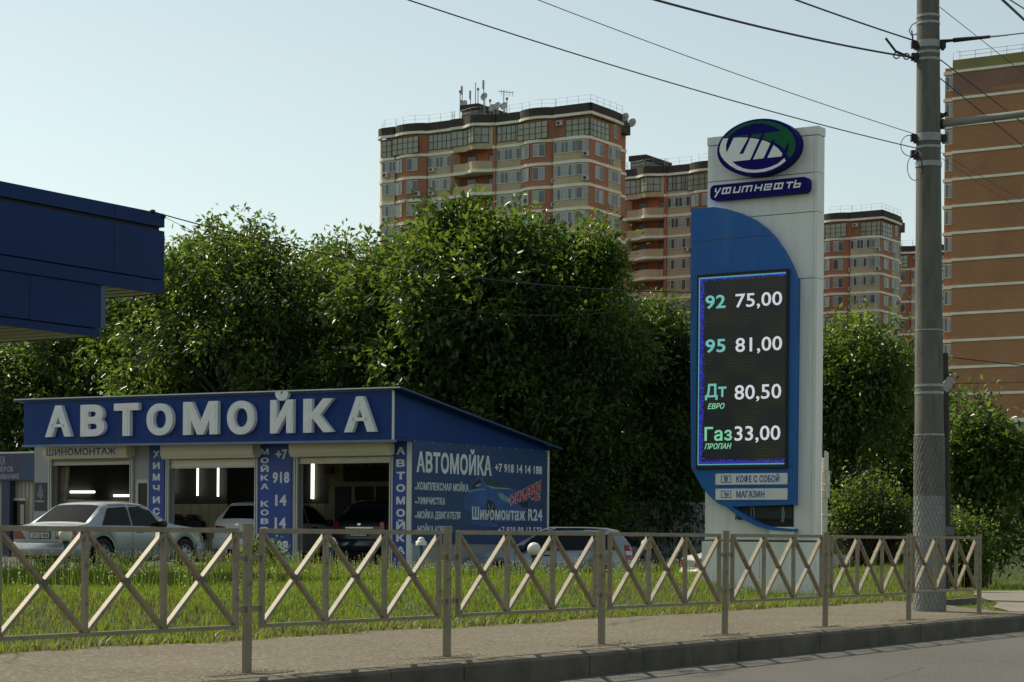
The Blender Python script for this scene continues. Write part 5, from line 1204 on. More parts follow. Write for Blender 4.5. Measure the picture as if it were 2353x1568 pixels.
# ------------------------------------------------------------------ apartment blocks
M_br = mat('brick_red', (.43, .175, .105), .85, var=.16, vscale=.25, dirt=(.36, .15, .095), dscale=.35, dlo=.4, dhi=.75)
M_be = mat('brick_beige', (.55, .43, .28), .85, var=.14, vscale=.25, dirt=(.47, .37, .24), dscale=.35)
M_bw = mat('band_white', (.84, .79, .66), .7, var=.15, vscale=.6)
M_pa = mat('parapet_brown', (.055, .042, .035), .85, var=.2, vscale=.4)
M_wn = mat('window_frame_white', (.62, .62, .60), .5); M_wd = mat('window_frame_dark', (.02, .03, .028), .5)
M_gw = mat('window_glass', (.10, .115, .12), .12, spec=.7, var=.5, vscale=.35); M_gc = mat('window_blind', (.34, .35, .34), .3, spec=.6, var=.25, vscale=.6)
M_gy = mat('tinted_glass', (.30, .29, .19), .12, spec=.7, var=.25, vscale=.3)
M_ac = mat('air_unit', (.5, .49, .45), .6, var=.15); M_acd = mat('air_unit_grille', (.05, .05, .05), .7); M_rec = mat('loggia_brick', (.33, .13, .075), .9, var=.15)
BY = 263.0
def zt3(zx): return (1400 + zx / 1.5687) * .57446
def zy3(zy): return (300 + zy / 1.5687) * .57446
cA = at(zt3(1482), 1200, BY); AF = Frame((cA.x, cA.y, 0.0))
apt = thing('apartment_block', 'nearest red and beige brick apartment tower, with rooftop antennas', 'apartment tower', AF.o, RZ)
X = lambda zx: AF.ypl(zt3(zx), 300, 0)[0]; YR = lambda zx: AF.xpl(zt3(zx), 300, 0)[0]
ZR = AF.ypl(zt3(1482), zy3(182), 0)[1]; zs1 = AF.ypl(zt3(1482), zy3(400), 0)[1]; zs2 = AF.ypl(zt3(1482), zy3(548), 0)[1]
FH = zs1 - zs2; slabs = [zs1 - FH * i for i in range(int(zs1 / FH) + 1)]
NV = 7                                                    # storeys that show above the trees
# plan of the front from left to right: (x, y) with y negative towards the viewer
def seg(x0, x1, f, n=8): return [(x0 + (x1 - x0) * i / n, f(i / n)) for i in range(n + 1)]
bow = lambda d: (lambda t: -d * math.sin(math.pi * t) ** .7)
xs0, xs1, xs2, xs3, xs4, xs5, xs6, xs7, xs8 = [X(q) for q in (200, 292, 493, 640, 660, 905, 921, 1076, 1290)]
xr = [YR(q) for q in (1484, 1620, 1700, 1768)]; DB = xr[3] - xr[2]
cover = []
def wallstrip(mb, plan, z0, z1, mt, thick=.25):
    p = plan; vs = [(x, y, z0) for x, y in p] + [(x, y, z1) for x, y in p]; k = len(p); mb.add(vs, [(i, i + 1, k + i + 1, k + i) for i in range(k - 1)], mt, True)
def band(mb, plan, z, h, d, mt):
    """a ledge that follows the plan and stands d proud of it"""
    p = [Vector((x, y)) for x, y in plan]; q = []
    for i in range(len(p)):
        t = (p[min(i + 1, len(p) - 1)] - p[max(i - 1, 0)]).normalized(); q.append(p[i] + Vector((t.y, -t.x)) * d)
    k = len(p); vs = [(a.x, a.y, z) for a in p] + [(a.x, a.y, z) for a in q] + [(a.x, a.y, z + h) for a in q] + [(a.x, a.y, z + h) for a in p]
    fs = []
    for i in range(k - 1): fs += [(i, i + 1, k + i + 1, k + i), (k + i, k + i + 1, 2 * k + i + 1, 2 * k + i), (2 * k + i, 2 * k + i + 1, 3 * k + i + 1, 3 * k + i)]
    fs += [(0, k, 2 * k, 3 * k), (k - 1, 4 * k - 1, 3 * k - 1, 2 * k - 1)]
    mb.add(vs, [f[::-1] for f in fs] if False else fs, mt)
B1 = seg(xs1, xs2, bow(1.0)); LG1 = [(xs2, -.02), (xs3, -.02)]; PI1 = [(xs3, -.25), (xs4, -.25)]; WV = seg(xs4, xs5, lambda t: -.35 - 1.0 * math.sin(math.pi * min(1, max(0, (t - .25) / .75))) ** 2, 14); PI2 = [(xs5, -.25), (xs6, -.25)]; LG2 = [(xs6, -.02), (xs7, -.02)]
B2 = seg(xs7, xs8, bow(1.0)); CB = [(xs8, -.45), (X(1440), -.55), (X(1470), -.4), (0, .1)]
L0 = [(xs0 - .55, .8), (xs0 - .3, .1), (xs0 + .4, -.3), (xs1, -.3)]
RS1 = [(0, 0), (0, xr[1])]; RS2 = [(.02, xr[1]), (.02, xr[2])]; RS3 = [(-.9, xr[2]), (-.9, xr[2] + DB)]
zlow = -3
wl = MB()
for pl_s, mt_ in ((L0, M_be), (B1, M_br), (LG1, M_be), (PI1, M_br), (PI2, M_br), (LG2, M_be), (B2, M_br), (CB, M_be), (RS1, M_br), (RS2, M_be), (RS3, M_br)): wallstrip(wl, pl_s, zlow, zs1, mt_)
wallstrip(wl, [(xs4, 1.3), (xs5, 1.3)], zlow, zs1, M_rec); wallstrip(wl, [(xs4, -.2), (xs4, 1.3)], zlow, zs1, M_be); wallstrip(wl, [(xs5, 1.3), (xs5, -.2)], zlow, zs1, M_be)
for a, b_ in (((xs2, -.02), (xs2, -.25)), ((xs3, -.25), (xs3, 0)), ((xs6, -.25), (xs6, 0)), ((xs7, 0), (xs7, -.05)), ((xs8, -.4), (xs8, 0)), ((.02, xr[2]), (-.9, xr[2])), ((xs1, -.3), (xs1, .0))): wallstrip(wl, [a, b_], zlow, zs1, M_br)
wl.box(xs0 + .1, -.95, 1.6, xr[2] + DB, zlow, ZR - 2.2, M_br)
wl.build('wall', apt)
# penthouse storey set above the last white slab
zp0 = zs1 + .5; zpt = ZR - 1.55
pw = MB()
for pl_s, mt_ in ((L0, M_br), (B1, M_br), (LG1, M_be), (PI1, M_br), (WV, M_be), (PI2, M_br), (LG2, M_be), (B2, M_br), ([(xs8, -.02), (0, -.02)], M_br), (RS1, M_br), (RS2, M_br), (RS3, M_br)): wallstrip(pw, pl_s, zs1, zpt, mt_)
pw.build('penthouse_wall', apt)
rp = MB()
for pl_s in (L0, B1, LG1, PI1, WV, PI2, LG2, B2, [(xs8, -.3), (.6, -.3)], [(.3, -.6), (.3, xr[1] + .3)], [(.3, xr[1] + .3), (.05, xr[2])], RS3):
    band(rp, pl_s, zpt + .45, ZR - zpt - .45, .3, M_pa); band(rp, pl_s, zpt + .1, .34, .42, M_bw)
rp.box(xs0, -.2, 1.0, xr[2] + DB, ZR - 2.2, ZR - .6, M_pa)
rp.build('roof_parapet', apt)
allp = (L0, B1, LG1, PI1, PI2, LG2, B2, CB, RS1, RS2, RS3)
for i, z in enumerate(slabs[:NV + 3]):
    bn = MB()
    for pl_s in allp: band(bn, pl_s, z - .02, .38, .14, M_bw)
    bn.build('floor_band', apt)
# open balconies
for i, z in enumerate(slabs[:NV]):
    m = MB()
    if i > 0 or True:
        band(m, WV, z - FH + .38, 1.05, .03, M_be); 
        fl = [(x, y) for x, y in WV]; k = len(fl); m.add([(x, y - .12, z - FH - .05) for x, y in fl] + [(x, 1.3, z - FH - .05) for x, y in fl] + [(x, y - .12, z - FH + .3) for x, y in fl] + [(x, 1.3, z - FH + .3) for x, y in fl], [(j, k + j, k + j + 1, j + 1) for j in range(k - 1)] + [(2 * k + j, 2 * k + j + 1, 3 * k + j + 1, 3 * k + j) for j in range(k - 1)], M_bw)
        band(m, WV, z - FH - .05, .4, .16, M_bw)
        m.build('balcony', apt)
def frame_at(plan, u):
    """point and outward turn on a plan at share u of its length"""
    P = [Vector((x, y, 0)) for x, y in plan]; ls = [(b_ - a).length for a, b_ in zip(P[:-1], P[1:])]; t = u * sum(ls)
    for (a, b_), l in zip(zip(P[:-1], P[1:]), ls):
        if t <= l + 1e-6: d = (b_ - a).normalized(); return a + (b_ - a) * (t / l), math.atan2(d.y, d.x)
        t -= l
    return P[-1], 0
WM = {}
def win_mesh(w, h, cols, rows, frame, glasses, key):
    """window with frame, mullions and panes; local x across, z up, -y out"""
    if key in WM: return WM[key]
    m = MB(); t = .07; fw = MB()
    m.box(-w / 2, w / 2, -.06, .02, 0, .08, frame); m.box(-w / 2, w / 2, -.06, .02, h - .08, h, frame)
    cw_ = w / cols
    for i in range(cols + 1): x = -w / 2 + cw_ * i; m.box(max(x - t / 2, -w / 2), min(x + t / 2, w / 2), -.065, .02, .08, h - .08, frame)
    for r in range(1, rows): z = h * r / rows if rows < 3 else h * r / rows; m.box(-w / 2 + t, w / 2 - t, -.055, .02, z - t / 2, z + t / 2, frame)
    for i in range(cols): m.add([(-w / 2 + cw_ * i, -.02, .05), (-w / 2 + cw_ * (i + 1), -.02, .05), (-w / 2 + cw_ * (i + 1), -.02, h - .05), (-w / 2 + cw_ * i, -.02, h - .05)], [(0, 1, 2, 3)], glasses[(i * 7 + len(key) * 3) % len(glasses)])
    o = m.build('window', apt); WM[key] = o.data; bpy.data.objects.remove(o); return WM[key]
def put(mesh, plan, u, z, name='window', off=.03):
    p, a = frame_at(plan, u); o = bpy.data.objects.new(name, mesh); COL.objects.link(o); o.parent = apt
    o.location = (p.x + math.sin(a) * off, p.y - math.cos(a) * off, z); o.rotation_euler = (0, 0, a); return o
acm = MB(); acm.box(-.45, .45, -.36, -.05, 0, .62, M_ac); acm.lathe([(0, 0), (.22, 0)], M_acd, 12, Matrix.Translation((-.1, -.365, .31)) @ Matrix.Rotation(R_(90), 4, 'X'))
aco = acm.build('air_conditioner', apt, ); AC = aco.data; bpy.data.objects.remove(aco)
rw = random.Random(4)
def plen(p): return sum((Vector(b_) - Vector(a)).length for a, b_ in zip(p[:-1], p[1:]))
for i in range(NV):
    z = slabs[i] - FH + .38
    gl = [[M_gw, M_gc, M_gw], [M_gc, M_gw, M_gc], [M_gw, M_gw, M_gc, M_gc]]
    g = lambda: gl[rw.randrange(3)]; kx = rw.randrange(3)
    for pl_s, us, w, h, zb0, cols in ((B1, (.2, .62), 1.55, 1.7, .75, 2), (B2, (.22, .62), 1.65, 1.7, .75, 2), (RS1, (.52,), 2.1, 1.7, .75, 2)):
        for u in us: kx = rw.randrange(3); put(win_mesh(w, h, cols, 1, M_wn, gl[kx], ('a%d' % kx) + 'x' * int(w * 10)), pl_s, u, z + zb0)
    for pl_s, u, w, cols in ((LG1, .5, plen(LG1) - .15, 6), (LG2, .5, plen(LG2) - .15, 6), (RS2, .5, plen(RS2) - .2, 4)):
        kx = rw.randrange(3); put(win_mesh(w, 1.5, cols, 1, M_wn, gl[kx], 'l%d%d%.1f' % (kx, cols, w)), pl_s, u, z + .95)
    kx = rw.randrange(3); wq = X(1440) - xs8 - .2; put(win_mesh(wq, 1.5, 6, 1, M_wn, gl[kx], 'c%d' % kx), CB, wq / 2 / plen(CB) + .01, z + .98)
    put(win_mesh(1.5, 1.5, 2, 1, M_wn, gl[0], 'ce'), CB, .83, z + .98)
    put(win_mesh(2.3, 1.5, 4, 1, M_wn, gl[kx], 'L%d' % kx), L0, .74, z + .98)
    for u in (.3, .86): put(win_mesh(1.5, 2.2, 1, 1, M_wd, [M_gw], 'dd'), [(xs4, 1.28), (xs5, 1.28)], u, z + .1)
    for pl_s, u in ((LG1, .2), (LG2, .85), (B2, .98), (CB, .9), (RS2, .2), (L0, .6), (B1, .75)):
        if rw.random() < .55: put(AC, pl_s, u, z + .25 + .2 * rw.random(), 'air_conditioner')
# dark framed glazing of the penthouse
hp = zpt - zp0 - .1
gyl = [M_gy, M_gy, M_gc]
put(win_mesh(4.6, hp, 5, 3, M_wd, [M_gy], 'p1'), B1, .42, zp0 - .1); put(win_mesh(4.9, hp, 5, 3, M_wd, [M_gy], 'p2'), B2, .45, zp0 - .1)
put(win_mesh(plen(LG1) - .2, 2.1, 5, 2, M_wd, [M_gc, M_gy], 'p3'), LG1, .5, zpt - 2.15); put(win_mesh(plen(LG2) - .2, 2.1, 5, 2, M_wd, [M_gc, M_gy], 'p3'), LG2, .5, zpt - 2.15)
for u in (.16, .48, .84): put(win_mesh(2.9, 2.1, 3, 2, M_wd, [M_gy, M_gc], 'p4'), WV, u, zpt - 2.15)
put(win_mesh(3.8, hp, 4, 3, M_wd, [M_gy], 'p5'), [(X(1370), -.05), (0.0, -.05)], .5, zp0 - .1); put(win_mesh(5.2, hp, 5, 3, M_wd, [M_gc, M_gy], 'p6'), [(.03, 0), (.03, xr[1] - .1)], .5, zp0 - .1)
put(win_mesh(2.5, hp, 3, 3, M_wd, [M_gy], 'p7'), L0, .72, zp0 - .1); put(win_mesh(1.0, 1.8, 1, 1, M_wn, [M_gw], 'p8'), RS2, .55, zp0 + .6); put(AC, [(xs8, -.05), (0, -.05)], .15, zpt - .9, 'air_conditioner')
# roof hut and railing
rl = MB()
for pl_s in (L0, B1, LG1, PI1, WV, PI2, LG2, B2, [(xs8, -.2), (.2, -.2)], [(.2, -.2), (.2, xr[2])]):
    n_ = max(2, int(plen(pl_s) / 1.6)); pts = [frame_at(pl_s, i / n_)[0] + Vector((0, .1, 0)) for i in range(n_ + 1)]
    for p in pts: rl.tube([(p.x, p.y, ZR), (p.x, p.y, ZR + 1.15)], .02, M_steel, 4)
    for zz in (.6, 1.13): rl.tube([(p.x, p.y, ZR + zz) for p in pts], .016, M_steel, 4)
rl.build('roof_railing', apt)
hx0, hx1 = AF.ypl(zt3(700), 300, 6)[0], AF.ypl(zt3(800), 300, 6)[0]; hz = AF.ypl(zt3(800), zy3(180), 6)[1]
M_hut = mat('hut_grey', (.2, .19, .17), .85, var=.2)
m = MB(); m.box(hx0, hx1, 6, 14, ZR - .7, hz - .8, M_hut); m.box(hx0 - .2, hx1 + .2, 5.8, 14.2, hz - .8, hz, M_pa); m.build('roof_hut', apt)
base_apt = apt
# the blocks behind repeat the same building
def block(label, zx_corner_px, Y):
    p = at(zx_corner_px, 1200, Y); c = copy_tree(apt); c.location = (p.x, p.y, 0); c['label'] = label; return c
tag(apt, group='red brick apartment towers')
block('red brick apartment tower just behind the nearest one, its left end showing before the totem', 1728, 294.0).location.z = -1.0
block('red brick apartment tower between the totem and the concrete pole', 2018, 336.0).location.z = -1.7
block('farthest red brick tower, a sliver left of the concrete pole', 2152, 379.0).location.z = -1.0
# aerials and dishes on the nearest roof
def aerial(zx, zy0, zy1, kind):
    x, z0 = AF.ypl(zt3(zx), zy3(zy0), 6.5); z1 = AF.ypl(zt3(zx), zy3(zy1), 6.5)[1]; m = MB()
    zb5 = hz if hx0 - .1 < x < hx1 + .1 else ZR - .6
    m.tube([(x, 6.5, min(zb5, z0)), (x, 6.5, z1)], .06, M_steel, 6)
    if kind == 'dish':
        m.lathe([(0, -.12), (.3, -.07), (.52, .05), (.56, .07), (.3, -.04), (0, -.09)], M_ac, 18, Matrix.Translation((x, 6.3, z1)) @ Matrix.Rotation(R_(75), 4, 'X'))
    elif kind == 'yagi':
        m.tube([(x - .9, 6.5, z1), (x + 1.6, 6.5, z1 - .5)], .05, M_steel, 5)
        for k in range(5): m.tube([(x - .4 + .45 * k, 6.5, z1 - .6 - .1 * k), (x - .4 + .45 * k, 6.5, z1 + .2 - .1 * k)], .03, M_steel, 4)
    elif kind == 'red': m.lathe([(0, -.2), (.16, -.15), (.16, .15), (0, .2)], mat('beacon_red', (.4, .03, .02), .4), 8, Matrix.Translation((x, 6.5, z1)))
    elif kind == 'box': m.box(x - .1, x + .1, 6.3, 6.5, z1 - 1.2, z1, M_steel); m.box(x - .2, x + .05, 6.3, 6.5, z1 - 2.4, z1 - 1.9, M_steel)
    m.build('aerial', apt)
for a in ((703, 240, 72, 'box'), (690, 240, 105, 'red'), (756, 180, 100, 'box'), (787, 180, 48, ''), (803, 180, 90, 'red'), (838, 240, 35, 'box'), (879, 240, 162, 'red'), (964, 240, 98, 'yagi'), (984, 240, 150, 'red'), (721, 250, 185, 'dish'), (846, 240, 138, 'dish'), (930, 240, 197, 'dish'), (971, 240, 198, 'dish'), (897, 240, 210, 'dish')): aerial(*a)
for zx, zy in ((1713, 268), (1758, 302)):
    y, z = AF.xpl(zt3(zx), zy3(zy), .5); m = MB(); m.lathe([(0, -.15), (.4, -.08), (.62, .06), (.4, -.03), (0, -.1)], M_ac, 16, Matrix.Translation((.8, y, z)) @ Matrix.Rotation(R_(80), 4, 'X')); m.tube([(.3, y, z - .2), (.8, y, z)], .05, M_steel, 5); m.build('aerial', apt)
# brown windowless gable tower at the right
TY2 = 229.0
def z5(zx, zy): return ((3200 + zx / 1.1205) * .57446, zy / 1.1205 * .57446)
cT = at(z5(676, 800)[0], 800, TY2); GF = Frame((cT.x, cT.y, 0))
gt = thing('apartment_block', 'brown brick tower with white floor bands and no windows, cut by the right edge', 'apartment tower', GF.o, RZ)
M_brn = mat('brick_brown', (.45, .22, .11), .9, var=.14, vscale=.12, dirt=(.49, .25, .135), dscale=.1, dlo=.45, dhi=.65)
n, b = nodes_of(M_brn); L = n.links
tcb = n.nodes.new('ShaderNodeTexCoord'); mpb = n.nodes.new('ShaderNodeMapping'); mpb.inputs['Rotation'].default_value = (R_(90), 0, 0); L.new(tcb.outputs['Object'], mpb.inputs[0])
bk = n.nodes.new('ShaderNodeTexBrick'); bk.inputs['Scale'].default_value = 1.0; bk.inputs['Brick Width'].default_value = .5; bk.inputs['Row Height'].default_value = .16; bk.inputs['Mortar Size'].default_value = .025
bk.inputs['Color1'].default_value = (1, 1, 1, 1); bk.inputs['Color2'].default_value = (.86, .86, .86, 1); bk.inputs['Mortar'].default_value = (.7, .72, .75, 1); L.new(mpb.outputs[0], bk.inputs[0])
mu = n.nodes.new('ShaderNodeMix'); mu.data_type = 'RGBA'; mu.blend_type = 'MULTIPLY'; mu.inputs[0].default_value = 1; L.new(b.inputs['Base Color'].links[0].from_socket, mu.inputs[6]); L.new(bk.outputs[0], mu.inputs[7]); L.new(mu.outputs[2], b.inputs['Base Color'])
ZT = GF.ypl(*z5(676, 272), 0)[1]; b1z = GF.ypl(*z5(676, 325), 0)[1]; b2z = GF.ypl(*z5(676, 441), 0)[1]; FH2 = b1z - b2z
FH2 = (b1z - GF.ypl(*z5(676, 1528), 0)[1]) / 10
M_top = mat('brick_olive', (.26, .22, .09), .9, var=.12, vscale=.3); M_pur = mat('brick_purple', (.26, .14, .105), .9, var=.12, vscale=.3)
WG = 22
m = MB(); m.box(0, WG, 0, 30, -3, b1z - FH2 * 1.0, M_brn); m.box(0, WG, 0, 30, b1z, ZT, M_top); m.box(0, WG, 0, 30, b1z - FH2, b1z, M_pur)
for (x0, x1, a, b_) in ((4.6, 9.0, .15, .32), (1.2, 11, .0, .16), (2.5, 6, .1, .2)): m.box(x0, x1, -.004, 0, b1z - FH2 * (1 - a), b1z - FH2 * (1 - b_) - .1, M_brn)
m.build('wall', gt)
for i in range(19):
    z = b1z - FH2 * i; m = MB()
    if z > 0: m.box(-.05, WG, -.12, 0, z - .14, z + .14, M_bw); m.build('floor_band', gt)
m = MB()
for x in np.arange(.6, WG, 1.8): m.tube([(x, .5, ZT), (x, .5, ZT + .95)], .03, M_steel, 4)
for zz in (.5, .95): m.tube([(.6, .5, ZT + zz), (WG, .5, ZT + zz)], .03, M_steel, 4)
m.tube([(-.2, .5, ZT - 1), (-.2, .5, ZT + 1), (.6, .5, ZT + 1)], .04, M_steel, 4); m.build('roof_railing', gt)
M_or = mat('brick_orange', (.42, .19, .09), .85, var=.12)
m = MB(); m.box(-1.1, -.001, .5, 4.5, -3, b1z + .6, M_or)
for i in range(18):
    z = b1z - FH2 * i
    if z > 2: m.box(-1.25, -.002, .38, .5, z - .18, z + .18, M_bw); m.box(-1.25, -1.1, .5, 4.6, z - .18, z + .18, M_bw)
m.build('bay_column', gt)
for i in range(1, 16):
    z = b1z - FH2 * i
    if z < 6: break
    m = MB(); m.box(-1.0, -.12, .44, .5, z + 1.05, z + FH2 - .35, M_wn); m.box(-.93, -.6, .42, .439, z + 1.15, z + FH2 - .45, M_gw); m.box(-.52, -.19, .42, .439, z + 1.15, z + FH2 - .45, M_gc); m.box(-1.16, -1.1, .8, 4.2, z + 1.05, z + FH2 - .35, M_wn); m.build('window', gt)
# pale annex in front of the brown tower
pa = at(2330, 1000, 150); PF = Frame((pa.x, pa.y, 0)); ax0, az1 = PF.ypl(2309, 962, 0); 
an = thing('annex', 'small pale green building with one window before the brown tower', 'building', PF.o, RZ)
m = MB(); m.box(ax0, ax0 + 12, 0, 8, -3, az1 - .3, mat('annex_green', (.33, .35, .27), .8, var=.1)); m.build('wall', an)
m = MB(); m.box(ax0 - .3, ax0 + 12.3, -.3, 8.3, az1 - .3, az1, M_bw); m.build('roof', an)
wx0, wz1 = PF.ypl(2323, 980, -.05); wx1, wz0 = PF.ypl(2340, 1006, -.05)
m = MB(); m.box(wx0, wx1, -.06, .0, wz0, wz1, M_wn); m.box(wx0 + .08, wx1 - .08, -.07, -.061, wz0 + .08, wz1 - .08, M_gw); m.build('window', an)
# ------------------------------------------------------------------ trees
def leaf_mat(name, col, tcol, k=.42, rough=.36):
    return mat(name, col, rough, spec=.36, island=.45, transl=(tcol, k))
M_lf1 = leaf_mat('leaf_green', (.050, .092, .020), (.19, .31, .035), .40)
M_lf2 = leaf_mat('leaf_dark', (.027, .056, .016), (.085, .16, .025), .32)
M_lf3 = leaf_mat('leaf_yellow_green', (.078, .124, .022), (.27, .36, .04), .42)
def leaves_mesh(name, C, A, N, Ln, Wd, mts, mi, parent):
    """leaf blades: C base, A axis, N normal"""
    A = A / np.linalg.norm(A, axis=1, keepdims=True); S = np.cross(A, N); S /= np.linalg.norm(S, axis=1, keepdims=True) + 1e-9; N2 = np.cross(S, A)
    Ln = Ln[:, None]; Wd = Wd[:, None]
    v0 = C; v1 = C + A * Ln * .45 + S * Wd * .5 + N2 * Wd * .14; v2 = C + A * Ln - N2 * Ln * .14; v3 = C + A * Ln * .45 - S * Wd * .5 + N2 * Wd * .14
    V = np.stack([v0, v1, v2, v3], 1).reshape(-1, 3); n = len(C); b = np.arange(n)[:, None] * 4
    F = np.concatenate([b + [0, 1, 2], b + [0, 2, 3]], 1).reshape(-1, 3)
    return big_mesh(name, V, [F], mts, np.repeat(mi, 2), parent=parent)
def unit(n): v = RNG.normal(size=(n, 3)); return v / np.linalg.norm(v, axis=1, keepdims=True)
def tree(name, label, px, Y, py_top, w_px, z_low, lobes=14, nleaf=26000, lsize=.22, mt=(M_lf1, M_lf2, M_lf3), mixw=(.6, .25, .15), group='trees behind the car wash', depth=.8, shoots=34, seed=0, tuft=.42, trunk=True, profile=None, wide=1.45):
    rng = np.random.default_rng(100 + seed)
    top = at(px, py_top, Y); g = float(height(top.x, top.y)); H = top.z - g; Wm = w_px / 2 * Y / FPX * wide; nleaf = int(nleaf * (1 + (wide - 1) * .55))
    root = thing(name, label, 'tree', (top.x, top.y, g), rng.uniform(0, 6.28), group)
    # big leaf masses fill a dome that keeps its width low down; smaller ones make the ragged top
    cs = []; hz = H - z_low; nb = max(8, int(lobes * .95))
    for i in range(nb):
        t = (i + .6) / nb; env = math.sqrt(max(.04, 1 - max(0, (t - .4) / .6) ** 2.2)) * (1.0 if profile is None else profile(t))
        rad = min(rng.uniform(1.05, 2.0) * (Wm / 3.8) ** .5, Wm * .55); a = i * 2.4 + rng.uniform(-.5, .5); rr = max(0, Wm * env - rad * .7) * math.sqrt(rng.uniform(.45, 1.1))
        zc = min(z_low + hz * t * .95, H - rad * 1.15 - .9); cs.append((rr * math.cos(a), rr * math.sin(a) * depth, zc, rad))
    for i in range(int(lobes * .9)):
        t = rng.uniform(.45, 1.0); env = math.sqrt(max(.05, 1 - max(0, (t - .4) / .6) ** 2.2)) * (1.0 if profile is None else profile(t)); rad = rng.uniform(.42, .8); a = rng.uniform(0, 6.283); rr = Wm * env * rng.uniform(.45, 1.0)
        cs.append((rr * math.cos(a), rr * math.sin(a) * depth, min(z_low + hz * t, H - rad * 1.2 - .6), rad))
    cs.append((rng.normal() * .3, 0, H - 1.3, .55))
    # branches
    if trunk:
        tb = MB(); r0 = .05 + .016 * H
        kn = [(0, 0, -.2), (rng.normal() * .1, rng.normal() * .1, H * .2), (rng.normal() * .25, rng.normal() * .2, H * .45), (rng.normal() * .3, rng.normal() * .25, H * .8)]
        tb.tube(kn, [r0 * 1.15, r0 * .9, r0 * .6, r0 * .15], M_bark, 9)
        for (x, y, z, r) in cs:
            zb0 = max(.8, min(z - r * .6, H * .5) * rng.uniform(.5, .95)); f = zb0 / H
            s = np.array([0.0, 0.0, zb0]); e = np.array([x, y, z]); m1 = s + (e - s) * .5 + np.array([0, 0, .18 * np.linalg.norm(e - s)])
            tb.tube([s, m1, e], [r0 * .42, r0 * .27, r0 * .08], M_bark, 6)
            for _ in range(3):
                d = rng.normal(size=3); d /= np.linalg.norm(d); tb.tube([m1 + (e - m1) * rng.uniform(.2, .9), e + d * r * .5, e + d * r * .95], [r0 * .1, r0 * .07, .008], M_bark, 4)
        tb.build('trunk', root)
    # twig tufts on and inside the lobes
    vol = np.array([c[3] ** 2 for c in cs]); per = vol / vol.sum(); nt_ = int(nleaf / 30)
    which = rng.choice(len(cs), nt_, p=per); cc_ = np.array(cs)[which]
    d = rng.normal(size=(nt_, 3)); d /= np.linalg.norm(d, axis=1, keepdims=True); d[:, 2] = d[:, 2] * .8 + .34
    rad = cc_[:, 3] * np.clip(rng.normal(.93, .11, nt_), .4, 1.18); T = cc_[:, :3] + d * rad[:, None]
    T = T[(T[:, 2] > z_low * .6)]; d = d[:len(T)]
    nt_ = len(T)
    # pointed shoots that break the outline of the crown
    shC = []; shD = []; shS = []; ctop = sorted(cs, key=lambda c: -c[2])[:max(8, int(len(cs) * .6))]
    for _ in range(shoots):
        c = ctop[rng.integers(len(ctop))]; dd = rng.normal(size=3); dd[2] = abs(dd[2]) + .6; dd /= np.linalg.norm(dd); p = np.array(c[:3]) + dd * c[3] * .85
        hs_ = rng.uniform(.5, 1.15) * lsize / .22; lean_ = np.array([dd[0] * .3 + rng.normal() * .12, dd[1] * .3 + rng.normal() * .12, .95])
        for k in range(6):
            q_ = p + lean_ * .27 * hs_ * k
            if q_[2] < H + .15: shC.append(q_); shD.append(dd); shS.append((.34 * (1 - k / 6.5) + .07) * min(1, hs_ + .2))
    T = np.concatenate([T, np.array(shC)]) if shoots else T
    dd_ = np.concatenate([d[:nt_], np.array(shD)]) if shoots else d
    nl = max(6, int(nleaf / nt_)); n = len(T) * nl
    base = np.repeat(T, nl, 0); out_ = np.repeat(dd_, nl, 0); tj = np.repeat(rng.normal(size=(len(T), 3)) * .5, nl, 0)
    off = rng.normal(size=(n, 3)) * tuft * .55; Cc = base + off
    A = out_ * .5 + rng.normal(size=(n, 3)) * .6 + off / tuft * .6; A[:, 2] -= .35
    N = tj * .5 + rng.normal(size=(n, 3)) * .45; N[:, 2] += .85
    ln = rng.uniform(.5, 1.35, n) * lsize * rng.uniform(.85, 1.15); wd = ln * rng.uniform(.38, .55, n)
    kt = rng.choice(len(mt), len(T), p=mixw); mi = np.repeat(kt, nl)
    keep = np.ones(n, bool)
    if shoots:
        sh0 = nt_ * nl; sp_ = np.repeat(np.array(shS), nl); keep[sh0:] = rng.uniform(size=n - sh0) < .25 + sp_ * 1.0; Cc[sh0:] = base[sh0:] + off[sh0:] * (sp_ / (tuft * .55))[:, None]
    leaves_mesh('crown', Cc[keep], A[keep], N[keep], ln[keep], wd[keep], list(mt), mi[keep], root)
    return root
tree('broadleaf_tree', 'tree left of the gap, its pointed crown rising behind the canopy end', 560, 66, 512, 400, 1.6, 15, 24000, seed=1)
tree('broadleaf_tree', 'tree half hidden by the blue canopy, showing at the canopy end', 405, 70, 575, 330, 1.4, 12, 18000, seed=2)
tree('broadleaf_tree', 'dark tree under the lower blue canopy tier above the left end of the fascia', 205, 73, 655, 330, 1.0, 14, 24000, mixw=(.3, .6, .1), seed=3)
tree('broadleaf_tree', 'dark leafy tree at the left edge behind the purple shop', 20, 75, 745, 260, .8, 12, 18000, mixw=(.25, .65, .1), seed=4)
tree('broadleaf_tree', 'small crowned tree between the left tree and the tallest tree', 752, 69, 565, 340, 1.2, 13, 16000, seed=5)
tree('broadleaf_tree', 'tallest tree behind the car wash, in front of the nearest tower', 1085, 62, 468, 400, 1.6, 18, 42000, seed=6)
tree('broadleaf_tree', 'broad crown to the left of the tallest tree above the letters', 925, 64, 540, 300, 1.4, 14, 24000, seed=7)
tree('broadleaf_tree', 'round crowned tree right of the tallest tree, behind the gable', 1322, 61, 512, 235, 1.4, 16, 32000, seed=8)
tree('broadleaf_tree', 'lower dark tree behind the left edge of the totem', 1530, 63, 705, 230, .6, 14, 24000, mixw=(.35, .55, .1), seed=9)
tree('broadleaf_tree', 'dark tree hidden behind the totem', 1730, 66, 720, 260, .5, 12, 16000, mixw=(.3, .6, .1), seed=10)
